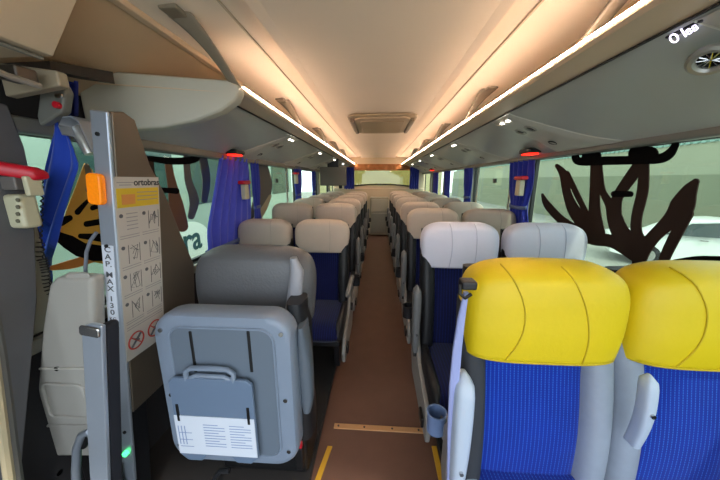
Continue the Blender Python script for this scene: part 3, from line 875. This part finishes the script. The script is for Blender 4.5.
# dark padded arm between poster and shell
rings = [sring(V((-.258 + .0 * i, -.02, .62 + .26 * i / 10)), (1, 0, 0), (0, 1, 0), .018 + .014 * sin(pi * i / 10), .05, 2.4, 20) for i in range(11)]
B().loft(rings).build('armrest', mat('arm_black', '#2b2827', .35), ch, smooth=True)

# ================================================================== near left: moulded seat shell, post, pillar fittings
PY = .745
e = empty('moulded_seat_shell', (-1.0, PY, 0), 'beige grey moulded plastic seat shell with recessed rectangle below the left window', 'seat shell')
def mp(px, py, y=PY): return at(px, py, 1, y) - e.location
L = [(47, 285, 92), (40, 330, 93), (37, 370, 93), (34, 410, 94), (34, 440, 95), (44, 458, 95)]
fr_ = [mp(l, y) for l, y, r in L] + [mp(r, y) for l, y, r in L[::-1]]
fr_ = [mp(48, 290), mp(54, 277), mp(105, 277)][0:0] + [mp(54, 277)] + fr_[:-1] + [mp(92, 277)]
o = B().hexa([V((p.x, 0, p.z)) for p in fr_], [V((p.x, .05, p.z)) for p in fr_]).build('shell', MOULD, e, bev=.018, seg=4)
a = mp(41, 368); b_ = mp(93, 368)
B().tube([V((a.x, -.003, a.z)), V((b_.x, -.003, b_.z))], .004, 6).build('moulding_line', mat('mould_light', '#b4b1a8', .35), o, smooth=True)
a = mp(42, 383); b_ = mp(91, 418); wq = b_.x - a.x; hq = a.z - b_.z
B().tube([V((a.x + wq / 2 + u, -.002, a.z - hq / 2 + v)) for u, v in rrect(wq, hq, .02, 5)], .006, 8, closed=True).build('recess_rim', MOULD, o, smooth=True)
a = mp(39, 425); b_ = mp(94, 425)
B().tube([V((a.x, -.002, a.z)), V((b_.x, -.002, b_.z))], .005, 6).build('moulding_line', MOULD, o, smooth=True)
for px, py in ((49, 447), (58, 368)):
    c = mp(px, py); B().cyl((c.x, -.006, c.z), (c.x, 0, c.z), .008, n=12).build('screw', CHR, o)
# dome on top of shell (seat top seen through)
a = mp(62, 300); 
B().hexa([mp(60, 292, .75), mp(66, 272, .75), mp(90, 272, .75), mp(94, 292, .75)], [mp(60, 292, .79), mp(66, 272, .79), mp(90, 272, .79), mp(94, 292, .79)]).build('top_block', MOULD, e, bev=.01)
c = mp(50, 468); B().tube([c + V((-.05, 0, -.03)), c + V((-.01, -.01, .0)), c + V((.05, -.01, -.005))], .010, 8).build('chrome_hinge', CHR, e, smooth=True)
B().box(-.1, .03, .012, .045, .035, .50).build('stand', BLK, e, bev=.01)

p1 = empty('guard_post', (-.86, .64, 0), 'upright metal guard post with rounded top in front of the moulded shell', 'post')
GT = math.radians(10); p1.rotation_euler = (0, GT, 0); p1.location = (-1.02, .64, 0)
GI = Matrix.Rotation(GT, 3, 'Y').inverted(); gp = GI @ (at(91, 326, 1, .64) - V((-1.02, .64, 0))); zt = gp.z + .005
poly = [(-.03, .05), (-.03, zt - .03), (-.022, zt - .008), (0, zt), (.03, zt), (.03, .05)]
B().prism(poly, lambda u, v, d: V((gp.x + u, d, v)), 0, .014).build('bar', ALU, p1, bev=.004)
B().box(gp.x + .002, gp.x + .028, .014, .06, .05, zt - .01).build('padded_side', mat('post_pad', '#1a1c26', .8), p1, bev=.01)
o = B().prism(rrect(.058, .030, .008), lambda u, v, d: V((gp.x + u, d, zt - .02 + v)), -.008, .0).build('end_clip', CHR, p1, bev=.004)
# grab loop
l = empty('grab_loop', at(84, 470, 1, .66), 'grey and black loop handle at the bottom left', 'handle')
c = at(84, 470, 1, .66) - l.location
pts = [at(x, y, 1, .66) - l.location for x, y in ((84, 640), (78, 520), (76, 470), (77, 448), (82, 435), (89, 431), (95, 437), (96, 450))]
B().tube(pts, [.012] * 8, 10).build('grip', mat('loop_grey', '#7b828c', .3, metal=.3), l, smooth=True)
pts = [p + V((.006, .012, -.004)) for p in pts]
B().tube(pts[3:], [.013] * 5, 10).build('black_sleeve', BLK, l, smooth=True)

# front-left pillar and door frame
X = -1.105
pil = [at(38, 158, 0, X), at(38, 300, 0, X), at(22, 470, 0, X)]
b = B().hexa([V((X, .2, .04)), V((X, .56, .04)), V((X, pil[2].y, pil[2].z)), V((X, pil[1].y, pil[1].z)), V((X, .83, 1.36)), V((X, .835, 1.50)), V((X, .82, 1.62)), V((X, .2, 1.63))],
             [V((X - .03, .2, .04)), V((X - .03, .56, .04)), V((X - .03, pil[2].y, pil[2].z)), V((X - .03, pil[1].y, pil[1].z)), V((X - .03, .83, 1.36)), V((X - .03, .835, 1.50)), V((X - .03, .82, 1.62)), V((X - .03, .2, 1.63))])
struct(b.build('trim_31', WALLM, bev=.006))
# pale rubber door seals at the lower left
for k, (dx, mm) in enumerate(((0, 'seal_beige'), (.035, 'seal_grey'))):
    pts = [at(x - 9 + k * 8, y, 0, -1.04) for x, y in ((-8, 300), (1, 350), (8, 400), (13, 440), (20, 490), (30, 540))]
    o = B().tube(pts, .012, 8).build('trim_%d' % (32 + k), mat(mm, '#a89a7c' if k == 0 else '#4e4c48', .5), smooth=True); struct(o)

# overhead white locker, near left
LX = -1.0
lk = empty('overhead_locker', (-.95, .3, 1.75), 'cream overhead locker at the top left corner', 'locker')
O = lk.location
p_ = [(-.905, 1.735), (-.80, 1.87), (-.765, 1.95), (-1.15, 1.95), (-1.15, 1.735)]
B().hexa([V((x, -.35, z)) - O for x, z in p_], [V((x, .80, z)) - O for x, z in p_]).build('body', BEI, lk, bev=.004)
B().tube([V((-.93, -.3, 1.728)) - O, V((-.93, .79, 1.728)) - O], .006, 8).build('lower_trim', mat('locker_trim', '#7c7a70', .4), lk)
# dark sheet standing for the gap's shade behind the locker, and rail
o = B().hexa([V((-1.15, .82, 1.70)), V((-.99, .86, 1.725)), V((-.97, 1.05, 1.745)), V((-1.15, 1.05, 1.77))],
             [V((-1.15, .82, 1.73)), V((-.99, .86, 1.75)), V((-.97, 1.05, 1.785)), V((-1.15, 1.05, 1.785))]).build('trim_34', mat('gap_shade', '#2a2520', .7)); struct(o)
rl = empty('door_mechanism', at(25, 75, 1, .74), 'pale rod and brackets under the cream overhead locker', 'rod')
pts = [at(x, y, 1, yy) - rl.location for x, y, yy in ((-10, 68, .66), (8, 76, .70), (40, 86, .77))]
B().tube(pts, .008, 8).build('rod', mat('rod_pale', '#9b948a', .35), rl, smooth=True)
a = at(5, 72, 1, .72) - rl.location
B().box(a.x - .03, a.x + .03, a.y, a.y + .05, a.z - .015, a.z + .02).build('bracket', SCREW, rl, bev=.006)
a = at(-4, 62, 1, .80) - rl.location; b2 = at(58, 78, 1, .80) - rl.location
B().hexa([V((a.x, a.y, a.z)), V((b2.x, b2.y, b2.z + .02)), V((b2.x, b2.y, b2.z - .02)), V((a.x, a.y, a.z - .09))],
         [V((a.x, a.y + .03, a.z)), V((b2.x, b2.y + .03, b2.z + .02)), V((b2.x, b2.y + .03, b2.z - .02)), V((a.x, a.y + .03, a.z - .09))]).build('beam', mat('beam_beige', '#9a8e78', .5), rl, bev=.006)
# grey lamp body hanging
lp = empty('ceiling_speaker', at(52, 105, 1, .86), 'grey leaf shaped cover with a red button by the left window top', 'cover')
ol = [(40, 84), (60, 82), (65, 92), (62, 112), (50, 120), (39, 126), (36, 116), (38, 100)]
pp = [at(x, y, 1, .86) - lp.location for x, y in ol]
B().hexa(pp, [p + V((0, .03, 0)) for p in pp]).build('body', mat('cover_grey', '#6f706a', .5), lp, bev=.008)
c = at(57, 105, 1, .855) - lp.location
B().cyl(c + V((0, -.006, 0)), c + V((0, .006, 0)), .010, n=16).build('red_button', RED, lp)
c = at(59, 96, 1, .855) - lp.location
B().box(c.x - .012, c.x + .012, c.y - .004, c.y + .004, c.z - .006, c.z + .006).build('chrome_clip', CHR, lp, bev=.003)

# blue strap/curtain by the front pillar
e = empty('curtain', (-1.08, .9, 1.0), 'bright blue curtain hanging in a wide triangle behind the lift mast', 'curtain')
O = e.location
lft = [(58, 118), (48, 148), (42, 170), (40, 195), (37, 222), (31, 245), (32, 262), (34, 280), (37, 298)]
rgt = [(64, 116), (77, 148), (82, 166), (73, 190), (64, 215), (57, 240), (49, 260), (50, 280), (46, 298)]
Yc = .92
def interp(L_, v):
    t = v * (len(L_) - 1); i = min(int(t), len(L_) - 2); f = t - i
    return (L_[i][0] + (L_[i + 1][0] - L_[i][0]) * f, L_[i][1] + (L_[i + 1][1] - L_[i][1]) * f)
def cf(u, v):
    a = interp(lft, v); c = interp(rgt, v)
    p = at(a[0] + (c[0] - a[0]) * u, a[1] + (c[1] - a[1]) * u, 1, Yc)
    p.y += .012 * sin(u * 11 + v * 3)
    return p - O
o = B().grid(cf, 40, 30).build('drape', mat('curtain_royal', '#0a3fb4', .75, sheen=.3, noise=.08, nscale=9), e, smooth=True)
md = o.modifiers.new('s', 'SOLIDIFY'); md.thickness = .004
q = B().grid(lambda u, v: at(64 + 16 * u, 82 + 34 * v, 1, .96) + V((0, .01 * sin(u * 12), 0)) - O, 20, 6).build('upper_drape', mat('curtain_dark', '#0d1f70', .8), e, smooth=True)
md = q.modifiers.new('s', 'SOLIDIFY'); md.thickness = .004
# silver strap loop
e = empty('metal_strap', at(75, 135, 1, .87), 'curved silver metal strap hooked behind the top of the lift mast', 'strap')
pts = [(62, 135), (58, 126), (62, 118), (70, 117), (78, 122), (84, 135), (92, 152)]
rings = []
for i, (x, y) in enumerate(pts):
    p = at(x, y, 1, .87) - e.location
    rings.append([p + V((0, 0, 0)), p + V((.003, 0, .004)), p + V((.003, .06, .004)), p + V((0, .06, 0))])
B().loft(rings).build('strap', ALU, e, smooth=True)
a = at(68, 136, 1, .93) - e.location
B().tube([a + V((0, 0, .04)), a + V((.03, 0, .03)), a + V((.055, 0, -.01)), a + V((.07, 0, -.06))], [.022, .024, .022, .018], 10).build('strap_roller', mat('roller_silver', '#b9b9b4', .25, metal=.6), e, smooth=True)

# emergency hammer at near left pillar
e = empty('hammer_box', at(21, 195, 0, -1.10), 'large cream hammer box with a red bar handle on the grey left pillar', 'hammer box')
Yh = .77
def hp_(x, y, yy=Yh): return at(x - 1, y, 1, yy) - e.location
a = hp_(9, 194); b2 = hp_(35, 228)
B().box(a.x, b2.x, a.y - .02, a.y + .03, b2.z, a.z).build('grip_box', CREAM, e, bev=.012, seg=3)
a = hp_(25, 176); b2 = hp_(35, 196)
B().box(a.x, b2.x, a.y - .01, a.y + .03, b2.z, a.z).build('stem', CREAM, e, bev=.005)
a = hp_(5, 176); b2 = hp_(24, 190)
B().box(a.x, b2.x, a.y - .015, a.y + .03, b2.z, a.z).build('mount', mat('mount_grey', '#6f6a66', .4), e, bev=.005)
q = []
for i in range(9):
    t = i / 8; p = hp_(-6 + 49 * t, 167 + 8 * t, .745 + .05 * t)
    q.append(sring(p, (0, 1, 0), (0, 0, 1), .018, .020 * (1 if 0 < i < 8 else .6), 3.2, 16))
B().loft(q).build('red_bar', RED, e, smooth=True, angle=60)
bb = B()
for k in range(4): c = hp_(19.5, 200 + 7 * k, Yh - .02); bb.cyl(c + V((0, -.003, 0)), c, .006, n=10)
bb.build('finger_grooves', mat('groove', '#6f6c58', .6), e)
# grey clip bar and coiled cord
e = empty('wall_clip', at(25, 265, 1, .84), 'flat grey metal bar sticking out of the left pillar beside the coiled cord', 'clip')
a = at(8, 270, 1, .84) - e.location; b2 = at(34, 259, 1, .84) - e.location
B().box(a.x, b2.x, 0, .012, a.z - .012 + .006, b2.z + .0).build('bar', mat('clip_grey', '#7b7c80', .35, metal=.3), e, bev=.003)
B().box(a.x - .0, a.x + .008, -.014, .014, a.z - .01, b2.z + .005).build('end_tab', mat('clip_light', '#b8b8b2', .4), e, bev=.003)
e = empty('coiled_cord', at(38, 300, 1, .86), 'black coiled cord hanging beside the left pillar', 'cord')
path = [(42, 170), (42, 200), (41, 230), (40, 255), (33, 275), (22, 288), (19, 300), (28, 305), (40, 303), (47, 292), (46, 272), (43, 258)]
P = []
NT = 420
for i in range(NT):
    v = i / (NT - 1)
    x, y = interp(path, v); x2, y2 = interp(path, min(1, v + .01)); x1_, y1_ = interp(path, max(0, v - .01))
    p = at(x, y, 1, .84); d = (at(x2, y2, 1, .84) - at(x1_, y1_, 1, .84)); d = d.normalized() if d.length > 1e-6 else V((0, 0, 1))
    a = V((0, 1, 0)); b2 = d.cross(a).normalized(); ph_ = i * 2 * pi / 7
    rr = .003 if v < .22 else .010
    P.append(p + (a * cos(ph_) + b2 * sin(ph_)) * rr - e.location)
B().tube(P, .0022, 5).build('coil', BLK, e, smooth=True)
c = at(40, 305, 1, .84) - e.location
B().tube([c + V((-.05, 0, 0)), c + V((.0, 0, -.003)), c + V((.03, 0, .0))], .006, 8).build('plug', CHR, e, smooth=True)

# ================================================================== hanging box under left rack far
e = empty('overhead_monitor', at(333, 176, 1, 5.0), 'grey folded panel hanging under the far left luggage rack', 'panel')
B().box(-.24, .24, 0, .05, -.17, .16).build('panel', mat('monitor_grey', '#6b6a5f', .45), e, bev=.015)
B().box(-.1, .1, .0, .05, .15, .30).build('hanger', BLK, e, bev=.01)
B().box(.10, .16, .0, .05, -.22, -.16).build('pivot', BLK, e, bev=.01)

# ================================================================== window decals
def decal(name, label, strokes, X, th, ref=(480, 130, 3)):
    ox, oy, sc = ref
    allp = [at(ox + p[0] / sc, oy + p[1] / sc, 0, X) for s, _ in strokes for p in s]
    c = sum(allp, V()) / len(allp)
    e = empty(name, c, label, 'window decal')
    for si, (s, m) in enumerate(strokes):
        if m is DBRN and len(s[0]) == 3: s = [(x_, y_, max(w_ * .88, min(w_, 13))) for x_, y_, w_ in s]
        b = B(); d0 = th * (1 + .15 * si)
        def w3(p, dd):
            q = at(ox + p[0] / sc, oy + p[1] / sc, 0, X); q.x += dd; return q - c
        if len(s[0]) == 2:
            b.hexa([w3(p, 0) for p in s], [w3(p, d0) for p in s])
        else:
            Lp, Rp, P = stroke(s)
            def half(P_, A, Bp):      # rounded end
                w_ = P_[2] / 2; dx, dy = (A[0] - Bp[0]) / 2, (A[1] - Bp[1]) / 2
                return [(P_[0] + dx * cos(k * pi / 8) + dy * sin(k * pi / 8), P_[1] + dy * cos(k * pi / 8) - dx * sin(k * pi / 8)) for k in range(1, 8)]
            rr = [[w3(l_, 0), w3(r_, 0), w3(r_, d0), w3(l_, d0)] for l_, r_ in zip(Lp, Rp)]
            b.loft(rr)
            for sgn_, k in ((1, -1), (-1, 0)):
                q = half(P[k], Lp[k], Rp[k]) if sgn_ > 0 else half(P[k], Rp[k], Lp[k])
                pts_ = ([Lp[k]] + [(x, y) for x, y in q] + [Rp[k]]) if sgn_ > 0 else ([Rp[k]] + q + [Lp[k]])
                # bulge must point away from the stroke
                o_ = P[-2] if k == -1 else P[1]
                mid = pts_[len(pts_) // 2]
                if math.hypot(mid[0] - o_[0], mid[1] - o_[1]) < math.hypot(P[k][0] - o_[0], P[k][1] - o_[1]):
                    pts_ = [pts_[0]] + [(2 * P[k][0] - x, 2 * P[k][1] - y) for x, y in q[::-1]] + [pts_[-1]]
                b.hexa([w3(p, 0) for p in pts_], [w3(p, d0) for p in pts_])
        b.build('print_' + m.name.split('_')[-1], m, e)
    return e
br, bk = DBRN, DBLK
decal('window_decal', 'big brown antler shaped branch decal with black loop on the right window', [
    ([(232, 108, 14), (252, 135, 30), (262, 190, 30), (285, 245, 44), (330, 295, 56), (360, 325, 50)], br),
    ([(262, 130, 18), (290, 190, 20), (312, 235, 20), (335, 285, 30)], br),
    ([(188, 194, 8), (205, 228, 26), (255, 278, 30), (330, 322, 44), (400, 335, 44), (470, 372, 56)], br),
    ([(350, 98, 40), (346, 160, 34), (345, 240, 40), (350, 310, 60)], br),
    ([(358, 105, 22), (368, 180, 22), (392, 225, 34), (405, 262, 52), (425, 310, 60), (480, 370, 60)], br),
    ([(488, 95, 42), (455, 140, 40), (415, 200, 36), (404, 250, 50)], br),
    ([(494, 95, 34), (490, 180, 38), (472, 260, 36), (472, 310, 38), (492, 350, 46)], br),
    ([(650, 155, 22), (630, 185, 54), (608, 230, 82), (575, 270, 56), (525, 318, 44), (485, 365, 56)], br),
    ([(625, 250, 40), (592, 310, 40), (560, 375, 36), (548, 410, 30)], br),
    ([(485, 365, 60), (478, 400, 44), (472, 440, 38)], br),
    ([(287, 76, 20), (300, 94, 24), (380, 92, 26), (470, 90, 26), (540, 86, 28), (572, 70, 26), (590, 42, 18)], bk),
    ([(322, 82, 30), (350, 78, 30)], bk), ([(470, 72, 44), (515, 72, 44)], bk),
    ([(405, 192, 18), (452, 192, 18)], bk),
    ([(305, 400, 20), (340, 415, 30), (360, 440, 26)], bk),
    ([(590, 396, 16), (660, 388, 20), (740, 390, 22)], bk)], XR + .036, -.0022)
decal('window_decal', 'dark grey curved decal on the second left window behind the narrow blue curtain', [
    ([(262, 168, 12), (264, 185, 16), (260, 202, 15), (253, 216, 8)], mat('decal_slate', '#4a4d4c', .5)),
    ([(270, 196, 3), (263, 210, 6), (253, 224, 8)], mat('decal_sand', '#a79f84', .6))], XL - .036, .0022, ref=(0, 0, 1))
bk = DBLK
decal('window_decal', 'yellow and black painted decal on the left window behind the lift mast', [
    ([(84, 163), (92, 170), (101, 200), (108, 265), (94, 262), (74, 254), (55, 238), (62, 222), (68, 205), (76, 185)], DYEL),
    ([(52, 268, 5), (72, 264, 9), (92, 258, 9)], DORA),
    ([(86, 166, 5), (89, 178, 7), (88, 190, 6)], mat('decal_grey', '#4b5048', .5)),
    ([(77, 212, 6), (86, 202, 4), (92, 197, 3)], bk), ([(60, 222, 9), (69, 218, 6)], bk),
    ([(86, 224, 6), (104, 221, 6)], bk), ([(92, 208, 5), (104, 203, 5)], bk),
    ([(57, 231), (62, 233), (72, 236), (84, 243), (110, 247), (110, 261), (92, 261), (76, 256), (64, 248), (55, 240)], bk),
    ([(80, 236, 5), (104, 238, 9)], bk)], XL - .036, .0022, ref=(0, 0, 1))
decal('window_decal', 'dark brown streaked decal on the left window between mast and violet curtain', [
    ([(150, 160, 7), (152, 175, 6), (158, 200, 12), (163, 225, 10), (172, 255, 8)], br),
    ([(168, 165, 7), (172, 185, 9), (176, 205, 14), (182, 226, 12)], mat('decal_rust', '#5c3a1e', .5)),
    ([(186, 158, 6), (188, 180, 7), (194, 200, 9), (191, 216, 7)], mat('decal_slate', '#4a4d4c', .5)),
    ([(146, 158, 5), (170, 161, 7), (192, 160, 7), (200, 155, 6)], bk),
    ([(162, 190, 5), (176, 191, 6)], bk),
    ([(203, 160, 8), (206, 180, 8), (204, 200, 6)], mat('decal_slate', '#4a4d4c', .5)),
    ([(150, 235, 12), (158, 240, 12), (164, 252, 10)], mat('decal_black2', '#16120f', .9))], XL - .036, .0022, ref=(0, 0, 1))

# ================================================================== outside
GZ = -1.15
o = B().box(-40, 40, -30, 60, GZ - .1, GZ).build('ground', GRD); o['kind'] = 'structure'
BW = mat('outside_wall', '#8d907c', .9, noise=.08, nscale=1.2, bump=.2, bscale=8)
BWL = mat('outside_wall_low', '#747864', .9, noise=.08, nscale=1.2)
y_e = empty('yard_wall', (12.5, 8, GZ), 'pale plastered yard wall with ribbed top behind the parked white car', 'wall')
B().box(0, .3, -20, 40, 0, 3.95).build('upper_wall', BW, y_e)
B().box(-.05, 0, -20, 40, 0, 2.75).build('lower_band', BWL, y_e)
bb = B()
for k in range(200): bb.box(-.06, .34, -18 + .28 * k, -18 + .28 * k + .17, 3.95, 4.12)
bb.build('ribbed_top', mat('ribbed_top', '#7b9a92', .7), y_e)
# parked car
cxr = 9.6
car = empty('parked_car', (9.7, 8.6, GZ), 'white parked car beside the yard wall, seen through the right window', 'car')
# profile along world x... the car lies facing the bus side-on: length direction u
car.rotation_euler = (0, 0, math.radians(-30))
CARW = mat('car_paint', '#cfd4cf', .3, coat=.5); CARG = mat('car_glass', '#20302f', .15)
prof_ = [(-2.2, .35), (-2.25, .62), (-2.15, .82), (-1.55, .93), (-1.25, .98), (-.60, 1.40), (.1, 1.47), (.75, 1.44), (1.35, 1.08), (2.0, 1.02), (2.2, .85), (2.22, .4), (1.9, .28), (-1.9, .28)]
secs = []
for yy, sc in ((-.80, .0), (-.78, .5), (-.70, 1), (.70, 1), (.78, .5), (.80, 0)):
    secs.append([V((u * (.985 + .015 * sc), yy * (1 if v < .95 else .84), v - (1 - sc) * .02)) for u, v in prof_])
B().loft(secs).build('body', CARW, car, smooth=True, angle=30)
for s in (-1, 1):
    for poly in ([(-1.05, 1.0), (-.55, 1.34), (-.02, 1.40), (-.02, 1.0)], [(.05, 1.0), (.05, 1.40), (.65, 1.38), (1.1, 1.06), (1.05, 1.0)]):
        a = [V((u, s * (.80 if v < 1.02 else .69), v)) for u, v in poly]; b2 = [V((u, s * (.815 if v < 1.02 else .705), v)) for u, v in poly]
        B().hexa(a, b2).build('side_window', CARG, car)
    for u in (-1.35, 1.38):
        w_ = B().cyl((u, s * .62, .32), (u, s * .83, .32), .32, n=28).build('wheel', BLK, car, smooth=True)
        B().cyl((u, s * .80, .32), (u, s * .84, .32), .20, n=20).build('hubcap', CHR, w_, smooth=True)
    B().box(-.35, -.2, s * .80 - .01, s * .80 + .01, .88, .91).build('door_handle', CHR, car)
# rear view: wall beyond the back window
o = B().box(-3, 3, 13.5, 13.8, GZ, 3.4).build('yard_wall', mat('rear_yard_wall', '#a39b78', .9, noise=.25, nscale=1.5))
tag(o, 'ochre tinted yard wall seen through the rear window', 'wall')
# left: a neighbouring coach
nb = empty('parked_coach', (-4.6, 5.0, GZ), 'pale parked coach with a round logo outside the left windows', 'coach')
B().box(-1.2, 1.2, -7, 6, .35, 3.4).build('body', mat('coach_paint', '#9fb3a8', .4), nb, bev=.12, seg=4)
for k in range(6):
    B().box(1.19, 1.215, -6.2 + 2.0 * k, -4.5 + 2.0 * k, 1.75 + .35, 3.0).build('side_window', mat('coach_glass', '#36504e', .12), nb, bev=.02)
for yy in (-4.5, 3.6):
    B().cyl((1.0, yy, .5), (1.22, yy, .5), .5, n=32).build('wheel', BLK, nb, smooth=True)
c = at(190, 244, 0, -3.38) - nb.location
dq = B(); dq.hexa([V((1.212, c.y + .62 * cos(a * pi / 16), c.z + .40 * sin(a * pi / 16))) for a in range(32)], [V((1.216, c.y + .62 * cos(a * pi / 16), c.z + .40 * sin(a * pi / 16))) for a in range(32)])
dq.build('logo_disc', mat('logo_white', '#e6efe9', .5), nb)
text('ra', 'logo_lettering', mat('logo_ink', '#16473f', .5), nb, (1.218, c.y + .08, c.z + .06), (pi / 2, 0, pi / 2), .62, .004, bold=.012)

# ================================================================== light
w = bpy.data.worlds.new('world'); S.world = w; w.use_nodes = True
bg = w.node_tree.nodes['Background']; bg.inputs[0].default_value = (.80, .90, 1, 1); bg.inputs[1].default_value = 1.7
sd = bpy.data.lights.new('sun', 'SUN'); sd.energy = 1.0; sd.angle = .05; sd.color = (1, .95, .86)
so = bpy.data.objects.new('sun', sd); COL.objects.link(so); so.rotation_euler = (math.radians(38), math.radians(22), 0)

S.view_settings.view_transform = 'Standard'; S.view_settings.look = 'None'; S.view_settings.exposure = 1.22; S.view_settings.gamma = 1
S.view_settings.use_curve_mapping = False
